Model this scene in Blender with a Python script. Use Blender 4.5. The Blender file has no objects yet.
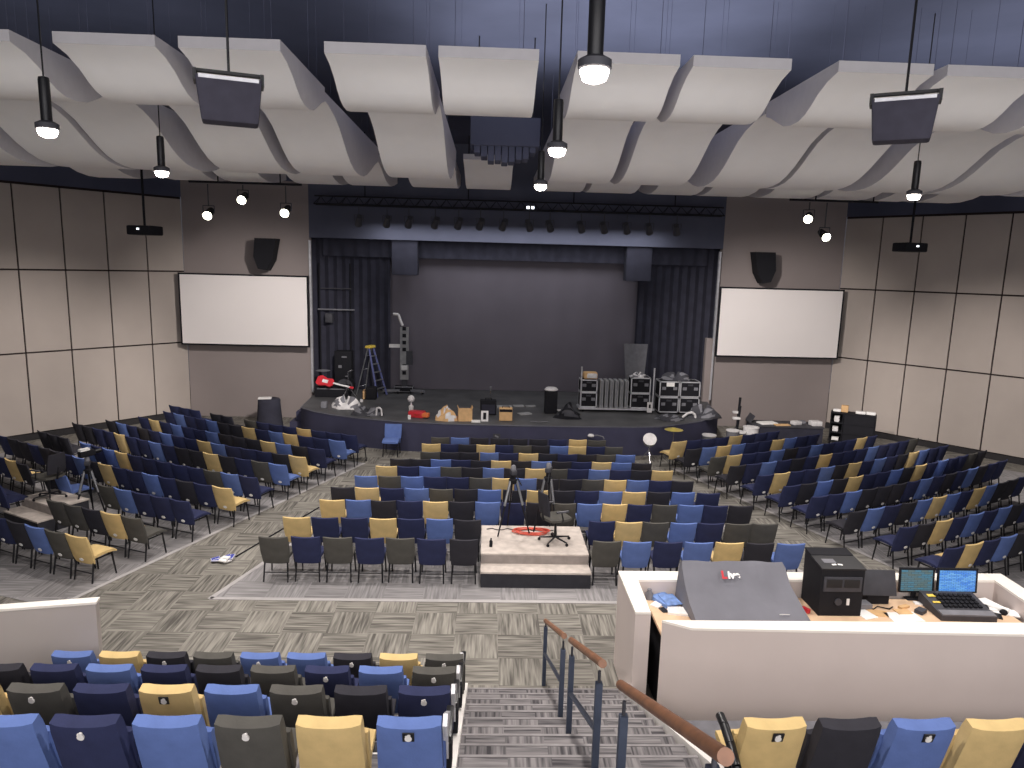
import bpy, bmesh, math, random
from mathutils import Vector, Matrix
random.seed(7)
PI = math.pi
SC = bpy.context.scene
COL = SC.collection

# ------------------------------------------------------------------ materials
def lin(c):
    r = []
    for v in c:
        v = v / 255.0
        r.append(v / 12.92 if v <= .04045 else ((v + .055) / 1.055) ** 2.4)
    return (r[0], r[1], r[2], 1.0)

def mat(name, c, rough=.7, metal=0.0, var=.12, scale=8.0, bump=0.0, bscale=60.0, emit=None, estr=0.0, spec=.3, alpha=1.0):
    m = bpy.data.materials.new(name); m.use_nodes = True
    nt = m.node_tree; b = nt.nodes['Principled BSDF']
    b.inputs['Roughness'].default_value = rough
    b.inputs['Metallic'].default_value = metal
    b.inputs['Specular IOR Level'].default_value = spec
    tc = nt.nodes.new('ShaderNodeTexCoord')
    n = nt.nodes.new('ShaderNodeTexNoise'); n.inputs['Scale'].default_value = scale; n.inputs['Detail'].default_value = 4
    nt.links.new(tc.outputs['Object'], n.inputs['Vector'])
    r = nt.nodes.new('ShaderNodeValToRGB')
    L = lin(c)
    r.color_ramp.elements[0].position = .3; r.color_ramp.elements[1].position = .7
    r.color_ramp.elements[0].color = (L[0]*(1-var), L[1]*(1-var), L[2]*(1-var), 1)
    r.color_ramp.elements[1].color = (min(1, L[0]*(1+var)), min(1, L[1]*(1+var)), min(1, L[2]*(1+var)), 1)
    nt.links.new(n.outputs['Fac'], r.inputs['Fac'])
    nt.links.new(r.outputs['Color'], b.inputs['Base Color'])
    if bump:
        n2 = nt.nodes.new('ShaderNodeTexNoise'); n2.inputs['Scale'].default_value = bscale; n2.inputs['Detail'].default_value = 3
        nt.links.new(tc.outputs['Object'], n2.inputs['Vector'])
        bp = nt.nodes.new('ShaderNodeBump'); bp.inputs['Strength'].default_value = bump; bp.inputs['Distance'].default_value = .01
        nt.links.new(n2.outputs['Fac'], bp.inputs['Height']); nt.links.new(bp.outputs['Normal'], b.inputs['Normal'])
    if emit:
        b.inputs['Emission Color'].default_value = lin(emit); b.inputs['Emission Strength'].default_value = estr
    if alpha < 1:
        b.inputs['Alpha'].default_value = alpha
    return m

def carpet_tiles(name, c0, c1, tile, ox, oy, stripe=26.0, contrast=1.0):
    """Carpet tiles laid quarter-turned: streaks run along x in one tile, along y in the next."""
    m = bpy.data.materials.new(name); m.use_nodes = True
    nt = m.node_tree; N = nt.nodes; Lk = nt.links; b = N['Principled BSDF']
    b.inputs['Roughness'].default_value = .95; b.inputs['Specular IOR Level'].default_value = .1
    tc = N.new('ShaderNodeTexCoord'); sx = N.new('ShaderNodeSeparateXYZ'); Lk.new(tc.outputs['Object'], sx.inputs[0])
    def mth(op, a, bb=None):
        n = N.new('ShaderNodeMath'); n.operation = op
        for i, v in enumerate((a, bb)):
            if v is None: continue
            if isinstance(v, (int, float)): n.inputs[i].default_value = v
            else: Lk.new(v, n.inputs[i])
        return n.outputs[0]
    u = mth('DIVIDE', mth('ADD', sx.outputs[0], -ox), tile); v = mth('DIVIDE', mth('ADD', sx.outputs[1], -oy), tile)
    fu = mth('FLOOR', u); fv = mth('FLOOR', v)
    chk = mth('MODULO', mth('ABSOLUTE', mth('ADD', fu, fv)), 2.0)
    cid = N.new('ShaderNodeCombineXYZ'); Lk.new(fu, cid.inputs[0]); Lk.new(fv, cid.inputs[1])
    wn = N.new('ShaderNodeTexWhiteNoise'); Lk.new(cid.outputs[0], wn.inputs['Vector'])
    def streak(sxv, syv):
        mp = N.new('ShaderNodeMapping'); mp.inputs['Scale'].default_value = (sxv, syv, 1)
        Lk.new(tc.outputs['Object'], mp.inputs['Vector'])
        ad = N.new('ShaderNodeVectorMath'); ad.operation = 'ADD'
        Lk.new(mp.outputs[0], ad.inputs[0])
        sc = N.new('ShaderNodeVectorMath'); sc.operation = 'SCALE'; sc.inputs['Scale'].default_value = 40.0
        Lk.new(wn.outputs['Color'], sc.inputs[0]); Lk.new(sc.outputs[0], ad.inputs[1])
        n = N.new('ShaderNodeTexNoise'); n.inputs['Scale'].default_value = 1.0; n.inputs['Detail'].default_value = 2
        Lk.new(ad.outputs[0], n.inputs['Vector']); return n.outputs['Fac']
    a = streak(1.6, stripe); c = streak(stripe, 1.6)
    mx = N.new('ShaderNodeMix'); mx.data_type = 'FLOAT'
    Lk.new(chk, mx.inputs[0]); Lk.new(a, mx.inputs[2]); Lk.new(c, mx.inputs[3])
    f = mth('ADD', mx.outputs[0], mth('MULTIPLY', mth('ADD', wn.outputs['Value'], -.5), .10))
    r = N.new('ShaderNodeValToRGB')
    k = .12 / contrast
    r.color_ramp.elements[0].position = .5 - k; r.color_ramp.elements[1].position = .5 + k
    r.color_ramp.elements[0].color = lin(c0); r.color_ramp.elements[1].color = lin(c1)
    Lk.new(f, r.inputs['Fac']); Lk.new(r.outputs['Color'], b.inputs['Base Color'])
    return m

def screen_mat(name, kind):
    m = bpy.data.materials.new(name); m.use_nodes = True
    nt = m.node_tree; N = nt.nodes; Lk = nt.links; b = N['Principled BSDF']
    tc = N.new('ShaderNodeTexCoord')
    br = N.new('ShaderNodeTexBrick'); br.inputs['Scale'].default_value = 14.0 if kind else 10.0
    br.inputs['Row Height'].default_value = .32; br.inputs['Brick Width'].default_value = 1.1
    br.inputs['Mortar Size'].default_value = .03
    if kind:
        br.inputs['Color1'].default_value = lin((70, 140, 235)); br.inputs['Color2'].default_value = lin((120, 185, 245)); br.inputs['Mortar'].default_value = lin((28, 50, 100))
    else:
        br.inputs['Color1'].default_value = lin((70, 125, 150)); br.inputs['Color2'].default_value = lin((95, 110, 105)); br.inputs['Mortar'].default_value = lin((50, 68, 72))
    mp = N.new('ShaderNodeMapping'); mp.inputs['Rotation'].default_value = (PI/2, 0, 0); mp.inputs['Scale'].default_value = (1.2, 1.2, 1.2)
    Lk.new(tc.outputs['Object'], mp.inputs['Vector']); Lk.new(mp.outputs[0], br.inputs['Vector'])
    b.inputs['Base Color'].default_value = (.01, .01, .012, 1)
    Lk.new(br.outputs['Color'], b.inputs['Emission Color']); b.inputs['Emission Strength'].default_value = 1.0
    b.inputs['Roughness'].default_value = .3
    return m

M = {}
M['K'] = mat('charcoal_fabric', (50, 49, 56), .9, bump=.15, var=.10)
M['N'] = mat('navy_fabric', (46, 51, 84), .9, bump=.15, var=.10)
M['B'] = mat('blue_fabric', (96, 118, 176), .9, bump=.15, var=.08)
M['G'] = mat('grey_fabric', (84, 82, 78), .9, bump=.15, var=.10)
M['T'] = mat('tan_fabric', (214, 186, 130), .9, bump=.15, var=.08)
CNAME = {'K': 'black', 'N': 'navy', 'B': 'blue', 'G': 'dark grey', 'T': 'tan'}
M['blackmetal'] = mat('black_metal', (30, 30, 34), .45, .3, spec=.5)
M['steel'] = mat('steel', (170, 172, 176), .35, .8)
M['alu'] = mat('aluminium_edge', (205, 205, 210), .4, .5)
M['white'] = mat('white_paint', (236, 232, 228), .6, var=.03)
M['cream'] = mat('booth_paint', (216, 204, 199), .7, var=.03, scale=1.2)
M['lowwall'] = mat('parapet_paint', (190, 182, 178), .8, var=.03, scale=1.2)
M['cap'] = mat('booth_cap', (250, 244, 236), .5, var=.02)
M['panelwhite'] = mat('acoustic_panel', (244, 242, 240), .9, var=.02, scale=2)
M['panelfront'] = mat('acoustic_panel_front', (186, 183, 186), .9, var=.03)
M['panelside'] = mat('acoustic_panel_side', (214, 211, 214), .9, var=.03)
M['ceil'] = mat('dark_ceiling', (80, 83, 102), .95, var=.15, scale=.6)
M['wallgrey'] = mat('grey_wall', (150, 140, 138), .9, var=.03, scale=.8)
M['wallpanel'] = mat('fabric_wall_panel', (172, 162, 155), .95, var=.04, scale=1.0)
M['spk'] = mat('speaker_grey', (62, 60, 72), .8)
M['gap'] = mat('wall_gap', (44, 36, 36), .9)
M['base'] = mat('dark_base', (46, 44, 46), .8)
M['black'] = mat('black', (24, 24, 30), .8)
M['blackgloss'] = mat('black_gloss', (22, 22, 26), .35, spec=.5)
M['stageblack'] = mat('stage_black_wall', (86, 88, 104), .95, var=.1, scale=1)
M['curtain'] = mat('black_curtain', (54, 54, 66), .95, var=.15, scale=3)
M['backdrop'] = mat('grey_backdrop', (106, 101, 110), .95, var=.08, scale=.5)
M['stagefloor'] = mat('stage_floor', (84, 84, 86), .6, var=.25, scale=1.5)
M['fascia'] = mat('stage_fascia', (66, 66, 88), .85, var=.1, scale=2)
M['stageedge'] = mat('stage_edge', (96, 96, 108), .6)
M['projscreen'] = mat('projection_screen', (240, 234, 232), .8, var=.015, scale=.6)
M['platcarpet'] = mat('platform_carpet', (196, 186, 178), .95, var=.14, scale=7)
M['platside'] = mat('platform_side', (52, 52, 58), .8)
M['platriser'] = mat('platform_riser', (150, 142, 138), .9)
M['wood'] = mat('rail_wood', (132, 90, 64), .45, var=.25, scale=12, spec=.5)
M['desk'] = mat('desk_wood', (222, 190, 158), .6, var=.1, scale=5)
M['railmetal'] = mat('rail_metal', (78, 86, 104), .5, .2)
M['cover'] = mat('grey_cover', (112, 112, 120), .8, var=.08, scale=3, bump=.2, bscale=9)
M['paper'] = mat('paper', (240, 238, 236), .8, var=.03)
M['bluepaper'] = mat('blue_paper', (120, 150, 205), .7, var=.3, scale=14)
M['card'] = mat('cardboard', (216, 176, 128), .85, var=.1)
M['red'] = mat('red_lacquer', (205, 52, 62), .3, spec=.6)
M['orange'] = mat('orange', (224, 120, 70), .6)
M['yellow'] = mat('yellow', (235, 205, 90), .5)
M['ladderblue'] = mat('fibreglass_blue', (96, 102, 150), .6)
M['greypanel'] = mat('grey_stage_panel', (150, 150, 152), .7, var=.2, scale=6)
M['darkgrey'] = mat('dark_grey', (66, 66, 72), .6)
M['midgrey'] = mat('mid_grey', (120, 120, 126), .7)
M['brass'] = mat('cymbal_brass', (226, 206, 110), .35, .4)
M['chrome'] = mat('chrome', (200, 200, 205), .2, .9)
M['drumwhite'] = mat('drum_white', (225, 222, 222), .4, spec=.5)
M['bulb'] = mat('lit_lamp', (255, 240, 225), .5, emit=(255, 244, 232), estr=26)
M['bulb2'] = mat('lit_lamp_cool', (250, 250, 225), .5, emit=(255, 252, 228), estr=14)
M['led'] = mat('led', (255, 255, 255), .5, emit=(240, 245, 255), estr=3)
M['cable_red'] = mat('red_cable', (214, 96, 80), .6)
M['cloth_blue'] = mat('blue_cloth', (74, 82, 170), .9)
M['screenA'] = screen_mat('monitor_picture_pale', 0)
M['screenB'] = screen_mat('monitor_picture_blue', 1)
M['carpet'] = carpet_tiles('carpet_tiles_taupe', (90, 87, 83), (154, 150, 142), .655, -.05, 9.9, contrast=.62)
M['carpet_zone'] = carpet_tiles('carpet_tiles_grey', (122, 120, 121), (166, 163, 164), .655, 0, 10.95, stripe=30, contrast=.55)
M['carpet_stair'] = carpet_tiles('stair_carpet', (74, 72, 75), (142, 138, 139), .355, 0, 8.28, stripe=30, contrast=.7)
M['carpet_trim'] = mat('pale_carpet_strip', (176, 172, 172), .95, var=.06)
M['nosing'] = mat('stair_nosing', (140, 136, 137), .8)

# ------------------------------------------------------------------ mesh builder
class MB:
    def __init__(self): self.bm = bmesh.new(); self.mats = []
    def mi(self, m):
        if m not in self.mats: self.mats.append(m)
        return self.mats.index(m)
    def _add(self, verts, faces, m, smooth=False):
        vs = [self.bm.verts.new(v) for v in verts]; i = self.mi(m)
        for f in faces:
            try:
                fc = self.bm.faces.new([vs[k] for k in f]); fc.material_index = i; fc.smooth = smooth
            except ValueError: pass
        return vs
    def box(self, c, s, m, rot=None, bev=0.0, taper=None):
        x, y, z = s[0]/2, s[1]/2, s[2]/2
        V = [Vector((a*x, b*y, d*z)) for d in (-1, 1) for b in (-1, 1) for a in (-1, 1)]
        if taper:
            for v in V:
                if v.z < 0: v.x *= taper[0]; v.y *= taper[1]
        F = [(0, 2, 3, 1), (4, 5, 7, 6), (0, 1, 5, 4), (2, 6, 7, 3), (0, 4, 6, 2), (1, 3, 7, 5)]
        R = Matrix.Identity(3)
        if rot: R = (Matrix.Rotation(rot[2], 3, 'Z') @ Matrix.Rotation(rot[1], 3, 'Y') @ Matrix.Rotation(rot[0], 3, 'X'))
        vs = self._add([R @ v + Vector(c) for v in V], F, m)
        if bev:
            es = set()
            for v in vs: es.update(v.link_edges)
            bmesh.ops.bevel(self.bm, geom=list(es), offset=bev, segments=2, affect='EDGES', profile=.6)
        return self
    def tube(self, p0, p1, r, m, n=8, r1=None, caps=True):
        p0, p1 = Vector(p0), Vector(p1); d = (p1-p0)
        if d.length < 1e-6: return self
        d.normalize(); a = d.orthogonal().normalized(); b = d.cross(a); r1 = r if r1 is None else r1
        V = [p0 + (a*math.cos(2*PI*k/n)+b*math.sin(2*PI*k/n))*r for k in range(n)] + [p1 + (a*math.cos(2*PI*k/n)+b*math.sin(2*PI*k/n))*r1 for k in range(n)]
        F = [(k, (k+1) % n, n+(k+1) % n, n+k) for k in range(n)]
        self._add(V, F, m, True)
        if caps:
            self._add(V[:n], [tuple(reversed(range(n)))], m); self._add(V[n:], [tuple(range(n))], m)
        return self
    def path(self, pts, r, m, n=6):
        for a, b in zip(pts, pts[1:]): self.tube(a, b, r, m, n)
        return self
    def lathe(self, c, prof, m, n=16, sx=1.0, sy=1.0):
        V = []; F = []
        for (r, z) in prof:
            for k in range(n): V.append((c[0]+r*sx*math.cos(2*PI*k/n), c[1]+r*sy*math.sin(2*PI*k/n), c[2]+z))
        for j in range(len(prof)-1):
            for k in range(n): F.append((j*n+k, j*n+(k+1) % n, (j+1)*n+(k+1) % n, (j+1)*n+k))
        F.append(tuple(reversed(range(n)))); F.append(tuple((len(prof)-1)*n+k for k in range(n)))
        self._add(V, F, m, True); return self
    def prism(self, poly, z0, z1, m, mtop=None):
        n = len(poly)
        V = [(x, y, z0) for x, y in poly] + [(x, y, z1) for x, y in poly]
        self._add(V, [tuple(reversed(range(n)))] + [(k, (k+1) % n, n+(k+1) % n, n+k) for k in range(n)], m)
        self._add(V[n:], [tuple(range(n))], mtop or m); return self
    def extr(self, poly, axis, a0, a1, m):
        """polygon in the two other axes extruded along axis (0 = x: poly is (y,z))."""
        n = len(poly)
        f = (lambda a, q: (a, q[0], q[1])) if axis == 0 else (lambda a, q: (q[0], a, q[1]))
        V = [f(a0, q) for q in poly] + [f(a1, q) for q in poly]
        self._add(V, [tuple(reversed(range(n))), tuple(range(n, 2*n))] + [(k, (k+1) % n, n+(k+1) % n, n+k) for k in range(n)], m); return self
    def slab(self, fn, nu, nv, th, m, er=.55):
        """fn(u,v) -> (point, normal); closed padded sheet."""
        A = []; B = []
        for j in range(nv+1):
            for i in range(nu+1):
                p, nrm = fn(i/nu, j/nv)
                e = min(1, 4*min(i/nu, 1-i/nu)+er) * min(1, 4*min(j/nv, 1-j/nv)+er)
                A.append(Vector(p)+Vector(nrm)*th/2*e); B.append(Vector(p)-Vector(nrm)*th/2*e)
        W = nu+1; K = len(A); F = []
        for j in range(nv):
            for i in range(nu):
                a = j*W+i; F.append((a, a+1, a+1+W, a+W)); F.append((K+a, K+a+W, K+a+1+W, K+a+1))
        ring = [i for i in range(W)] + [j*W+nu for j in range(1, nv+1)] + [nv*W+i for i in range(nu-1, -1, -1)] + [j*W for j in range(nv-1, 0, -1)]
        for a, b in zip(ring, ring[1:]+ring[:1]): F.append((b, a, K+a, K+b))
        self._add(A+B, F, m, True); return self
    def mesh(self, name):
        bmesh.ops.recalc_face_normals(self.bm, faces=self.bm.faces)
        me = bpy.data.meshes.new(name); self.bm.to_mesh(me); self.bm.free()
        for mm in self.mats: me.materials.append(M[mm])
        try: me.set_sharp_from_angle(angle=math.radians(50))
        except Exception: pass
        return me
    def build(self, name, parent=None, loc=(0, 0, 0), rotz=0.0):
        o = bpy.data.objects.new(name, self.mesh(name)); COL.objects.link(o)
        o.location = loc; o.rotation_euler = (0, 0, rotz)
        if parent: o.parent = parent
        return o

def tag(o, label=None, cat=None, group=None, kind=None):
    if label: o['label'] = label
    if cat: o['category'] = cat
    if group: o['group'] = group
    if kind: o['kind'] = kind
    return o
def thing(name, label, cat, loc=(0, 0, 0), rotz=0.0, group=None):
    o = bpy.data.objects.new(name, None); COL.objects.link(o); o.empty_display_size = .1
    o.location = loc; o.rotation_euler = (0, 0, rotz)
    return tag(o, label, cat, group)
def struct(mb, name, loc=(0, 0, 0)): return tag(mb.build(name, None, loc), kind='structure')
def dup(root, loc, rotz, label, group=None):
    r = root.copy(); COL.objects.link(r); r.location = loc; r.rotation_euler = (0, 0, rotz)
    r['label'] = label
    if group: r['group'] = group
    for ch in list(root.children):
        c = ch.copy(); COL.objects.link(c); c.parent = r
        for g in list(ch.children):
            d = g.copy(); COL.objects.link(d); d.parent = c
    return r
ORD = ['first', 'second', 'third', 'fourth', 'fifth', 'sixth', 'seventh', 'eighth', 'ninth', 'tenth', 'eleventh', 'twelfth',
       'thirteenth', 'fourteenth', 'fifteenth', 'sixteenth', 'seventeenth', 'eighteenth', 'nineteenth', 'twentieth']

# ------------------------------------------------------------------ room shell
WX, WY = 11.49, 24.78                 # corner of the splayed side walls
TH = .879; CT, ST = math.cos(TH), math.sin(TH); PW = 1.2285; PH = 2.44
struct(MB().box((0, 10, -.1), (48, 44, .2), 'carpet'), 'floor')
zc = MB().prism([(-5.45, 10.95), (5.45, 10.95), (2.95, 19.4), (-2.95, 19.4)], .001, .005, 'carpet_zone')
struct(zc, 'floor_centre_seating')
for sx, nm in ((-1, 'floor_left_seating'), (1, 'floor_right_seating')):
    pl = [(sx*7.75, 10.6), (sx*4.35, 19.1), (sx*11.5, 22.4), (sx*15.0, 19.0), (sx*15.5, 13.0), (sx*10.6, 11.6)]
    if sx > 0: pl = pl[::-1]
    struct(MB().prism(pl[::-1], .001, .005, 'carpet_zone'), nm)
tr = MB()
tr.box((0, 10.97, .006), (10.9, .09, .006), 'carpet_trim')
for sx in (-1, 1):
    a = Vector((sx*5.45, 10.95)); b = Vector((sx*2.95, 19.4)); c = (a+b)/2; d = b-a
    tr.box((c.x, c.y, .006), (.08, d.length, .006), 'carpet_trim', rot=(0, 0, math.atan2(-d.x, d.y)))
struct(tr, 'trim_1')
tr = MB()
for sx in (-1, 1):
    a = Vector((sx*7.75, 10.6)); b = Vector((sx*4.35, 19.1)); c = (a+b)/2; d = b-a
    tr.box((c.x, c.y, .006), (.08, d.length, .006), 'carpet_trim', rot=(0, 0, math.atan2(-d.x, d.y)))
struct(tr, 'trim_2')
struct(MB().box((0, 12, 9.7), (48, 36, .2), 'ceil'), 'ceiling')

for sx, nm in ((-1, 'wall_rear_left'), (1, 'wall_rear_right')):
    struct(MB().box((sx*(WX+10*PW*CT+.1), (WY-10*PW*ST)/2-3, 4.8), (.2, WY-10*PW*ST+6, 9.6), 'wallpanel'), nm)
def side_wall(sx, name):
    mb = MB(); ang = math.atan2(ST, CT)
    n = 10; L = n*PW
    def P(s, off): # point s metres along from the corner, off metres behind the face
        return (sx*(WX + s*CT + off*ST), WY - s*ST + off*CT)
    rz = -ang if sx > 0 else ang
    x, y = P(L/2, .12); mb.box((x, y, 4.8), (L, .16, 9.6), 'gap', rot=(0, 0, rz))
    for k in range(n):
        for j in range(3):
            x, y = P((k+.5)*PW, .02)
            mb.box((x, y, .2+PH*(j+.5)), (PW-.045, .06, PH-.05), 'wallpanel', rot=(0, 0, rz))
        x, y = P((k+.5)*PW, .02)
        mb.box((x, y, .2+PH*3+1.15), (PW, .06, 2.2), 'ceil', rot=(0, 0, rz))  # darkness of the wall above the panels put into the colour
    struct(mb, name)
    b = MB(); x, y = P(L/2, .0); b.box((x, y, .1), (L, .05, .19), 'base', rot=(0, 0, rz))
    struct(b, 'baseboard_' + name.split('_')[1])
side_wall(-1, 'wall_left'); side_wall(1, 'wall_right')
OX = 7.2                               # half width of the stage opening
for sx, nm in ((-1, 'wall_back_left'), (1, 'wall_back_right')):
    mb = MB().box((sx*(OX+WX)/2, WY+.15, 4.8), (WX-OX, .3, 9.6), 'wallgrey')
    mb.box((sx*(OX+WX)/2, WY-.01, 9.0), (WX-OX, .04, 1.6), 'ceil')  # dark strip stands in for shade on the upper grey wall
    struct(mb, nm)
struct(MB().box((0, WY+.15, 8.0), (2*OX, .3, 3.3), 'stageblack'), 'wall_header')
struct(MB().box((-OX+.03, WY-.03, 3.6), (.07, .10, 5.3), 'alu'), 'lit_edge_left')  # pale strip stands in for the lit edge of the wall return
struct(MB().box((OX-.1, WY-.03, 3.6), (.07, .10, 5.3), 'alu'), 'lit_edge_right')  # right opening edge, its light likewise put into pale colour
struct(MB().box((OX-.24, WY+.03, 1.6), (.26, .2, 3.2), 'wallgrey'), 'trim_5')
struct(MB().box((0, 30.1, 4.8), (26, .2, 9.6), 'stageblack'), 'wall_stage_back')
for sx, nm in ((-1, 'wall_stage_left'), (1, 'wall_stage_right')):
    struct(MB().box((sx*9.6, 27.5, 4.8), (.2, 5, 9.6), 'stageblack'), nm)

# stage platform
arc = [(-7.1, 24.7), (-6.95, 22.3), (-6.4, 21.72), (-5.8, 21.32), (-4.79, 20.85), (-3.54, 20.5), (-2.04, 20.31), (0, 20.27), (2.04, 20.31), (3.4, 20.37), (4.3, 20.5), (5.1, 20.95), (5.8, 21.4), (6.65, 22.35), (7.0, 24.7)]
t = thing('stage', 'low dark thrust stage with curved black front at the far end of the hall', 'stage', (0, 22, 0))
q = [(x, y-22) for x, y in arc] + [(7.0, 3.12), (9.4, 3.12), (9.4, 7.9), (-9.4, 7.9), (-9.4, 3.12), (-7.1, 3.12)]
MB().prism(q, .0, .86, 'fascia').build('fascia', t)
MB().prism(q, .86, .9, 'stagefloor').build('deck', t)
e = MB()
for a, b in zip(arc, arc[1:]): e.tube((a[0], a[1]-22, .885), (b[0], b[1]-22, .885), .018, 'stageedge', 6)
e.build('edge_trim', t)

# curtains and backdrop
def drape(x0, x1, y, z0, z1, m, waves, amp=.05, th=.03):
    mb = MB(); n = waves*4
    V = []; F = []
    for k in range(n+1):
        x = x0+(x1-x0)*k/n; yy = y+amp*math.sin(k*PI/2)
        V += [(x, yy, z0), (x, yy, z1)]
    for k in range(n): F.append((2*k, 2*k+2, 2*k+3, 2*k+1))
    mb._add(V, F, m, True); return mb
o = drape(-8.8, -4.55, 0, 0, 6.2, 'curtain', 14).build('stage_curtain', None, (0, 25.7, .91))
tag(o, 'black pleated stage curtain hanging left of the grey backdrop', 'curtain')
o = drape(4.45, 8.8, 0, 0, 6.2, 'curtain', 14).build('stage_curtain', None, (0, 25.7, .91))
tag(o, 'black pleated stage curtain hanging right of the grey backdrop', 'curtain')
o = drape(-4.7, 4.6, 0, 0, 5.6, 'backdrop', 10, .02).build('stage_backdrop', None, (0, 26.1, .91))
tag(o, 'wide plain grey cloth backdrop at the rear of the stage', 'backdrop')
o = drape(-6.9, 6.9, 0, 5.75, 7.4, 'curtain', 30, .05).build('stage_valance', None, (0, 25.5, 0))
tag(o, 'black valance across the top of the stage opening', 'curtain')

# projection screens
for sx, x0, x1, side in ((-1, -11.42, -7.16, 'left'), (1, 7.06, 11.34, 'right')):
    cx = (x0+x1)/2; w = x1-x0
    t = thing('projection_screen', 'large white projection screen with thin black border on the %s front wall' % side, 'screen', (cx, 24.2, 2.66))
    MB().box((0, .03, 1.17), (w+.1, .06, 2.44), 'black').build('frame', t)
    MB().box((0, -.005, 1.17), (w-.02, .02, 2.33), 'projscreen').build('screen_surface', t)
    b = MB()
    for k in (-1.4, 1.4): b.box((k, .3, 1.17), (.08, .5, .3), 'blackmetal')
    b.build('wall_bracket', t)

# ------------------------------------------------------------------ ceiling clouds
ROW1 = [(8.3, 7.82), (8.55, 7.77), (8.78, 7.68), (8.95, 7.58), (9.1, 7.51), (9.27, 7.47), (9.5, 7.462), (9.75, 7.50), (10.0, 7.60), (10.2, 7.69), (10.4, 7.75)]
ROW2 = [(11.0, 7.92), (11.3, 7.90), (11.75, 7.82), (12.1, 7.71), (12.4, 7.56), (12.7, 7.41), (13.0, 7.29), (13.3, 7.215), (13.6, 7.185), (13.9, 7.18), (14.3, 7.21), (14.7, 7.29), (15.2, 7.45), (15.7, 7.63), (16.2, 7.78)]
ROW3 = [(16.9, 7.97), (17.3, 7.92), (17.8, 7.82), (18.2, 7.70), (18.6, 7.61), (19.1, 7.57), (19.6, 7.59), (20.2, 7.68), (20.8, 7.80)]
def cloud(x0, x1, prof, label, group):
    y0 = prof[0][0]; z0 = prof[0][1]; xc = (x0+x1)/2
    t = thing('acoustic_panel', label, 'ceiling panel', (xc, y0, z0), 0, group)
    top = [(y, z0+.12) for y, z in prof]
    mb = MB(); n = len(prof); w = (x1-x0)/2
    V = []
    for s in (-w, w):
        V += [(s, y-y0, z-z0) for y, z in prof]
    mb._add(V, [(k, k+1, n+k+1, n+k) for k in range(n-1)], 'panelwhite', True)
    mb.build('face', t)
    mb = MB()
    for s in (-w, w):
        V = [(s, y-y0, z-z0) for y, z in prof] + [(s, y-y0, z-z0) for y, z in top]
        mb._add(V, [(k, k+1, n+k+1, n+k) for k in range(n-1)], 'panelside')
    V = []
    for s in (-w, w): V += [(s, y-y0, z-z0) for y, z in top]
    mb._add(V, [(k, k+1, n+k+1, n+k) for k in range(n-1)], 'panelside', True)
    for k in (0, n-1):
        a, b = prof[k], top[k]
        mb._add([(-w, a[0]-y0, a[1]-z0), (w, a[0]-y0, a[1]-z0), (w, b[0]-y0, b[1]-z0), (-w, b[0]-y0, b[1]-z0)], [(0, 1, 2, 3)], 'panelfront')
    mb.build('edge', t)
    for s in (-w*.7, w*.7):
        for k in (1, n-2): MB().tube((s, top[k][0]-y0, .12), (s, top[k][0]-y0, 9.6-z0), .0035, 'ceil', 5).build('suspension_cable', t)
R1 = [(-7.35, -6.22), (-5.76, -4.66), (-4.41, -3.30), (-2.82, -1.70), (-1.56, -.44), (-.01, 1.15), (1.30, 2.42), (2.96, 4.06), (4.22, 5.38), (5.85, 7.0)]
R2 = [(-10.65, -9.45), (-9.06, -7.84), (-7.72, -6.46), (-5.96, -4.78), (-4.55, -3.46), (-2.9, -1.75), (.14, 1.28), (1.48, 2.7), (3.16, 4.4), (4.5, 5.75), (6.15, 7.48), (7.65, 9.05), (9.45, 10.65)]
R3 = [(-11.4, -10.25), (-9.4, -8.2), (-7.9, -6.8), (-6.1, -4.95), (-4.7, -3.65), (-3.05, -1.85), (-1.62, -.45), (.25, 1.45), (1.6, 2.85), (3.3, 4.5), (4.7, 5.9), (6.3, 7.6), (7.8, 9.1), (9.45, 10.25), (10.6, 11.7)]
for rows, prof, nm in ((R1, ROW1, 'nearest'), (R2, ROW2, 'middle'), (R3, ROW3, 'farthest')):
    for k, (a, b) in enumerate(rows):
        cloud(a, b, prof, 'white curved acoustic ceiling panel, %s from the left in the %s row' % (ORD[k], nm), 'curved ceiling panels, %s row' % nm)
# dark speaker cluster hung in the gap of the middle row
t = thing('speaker_cluster', 'dark ragged speaker cluster hanging in the central gap between ceiling panels', 'speaker', (-.72, 13.4, 7.5))
mb = MB().box((0, 0, .42), (1.25, .7, .5), 'ceil', bev=.03); mb.build('housing', t)
mb = MB()
for k in range(9):
    x = -.5+k*.125; h = .30*math.sqrt(max(.05, 1-(x/.58)**2)) + random.uniform(-.03, .03)
    mb.box((x, -.05, .17-h/2+.02), (.115, .5, h), 'ceil', bev=.015)
mb.build('baffle', t)
mb = MB()
for s in (-.5, .5): mb.tube((s, 0, .66), (s, 0, 2.1), .012, 'blackmetal', 6)
mb.build('suspension_cable', t)

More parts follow.
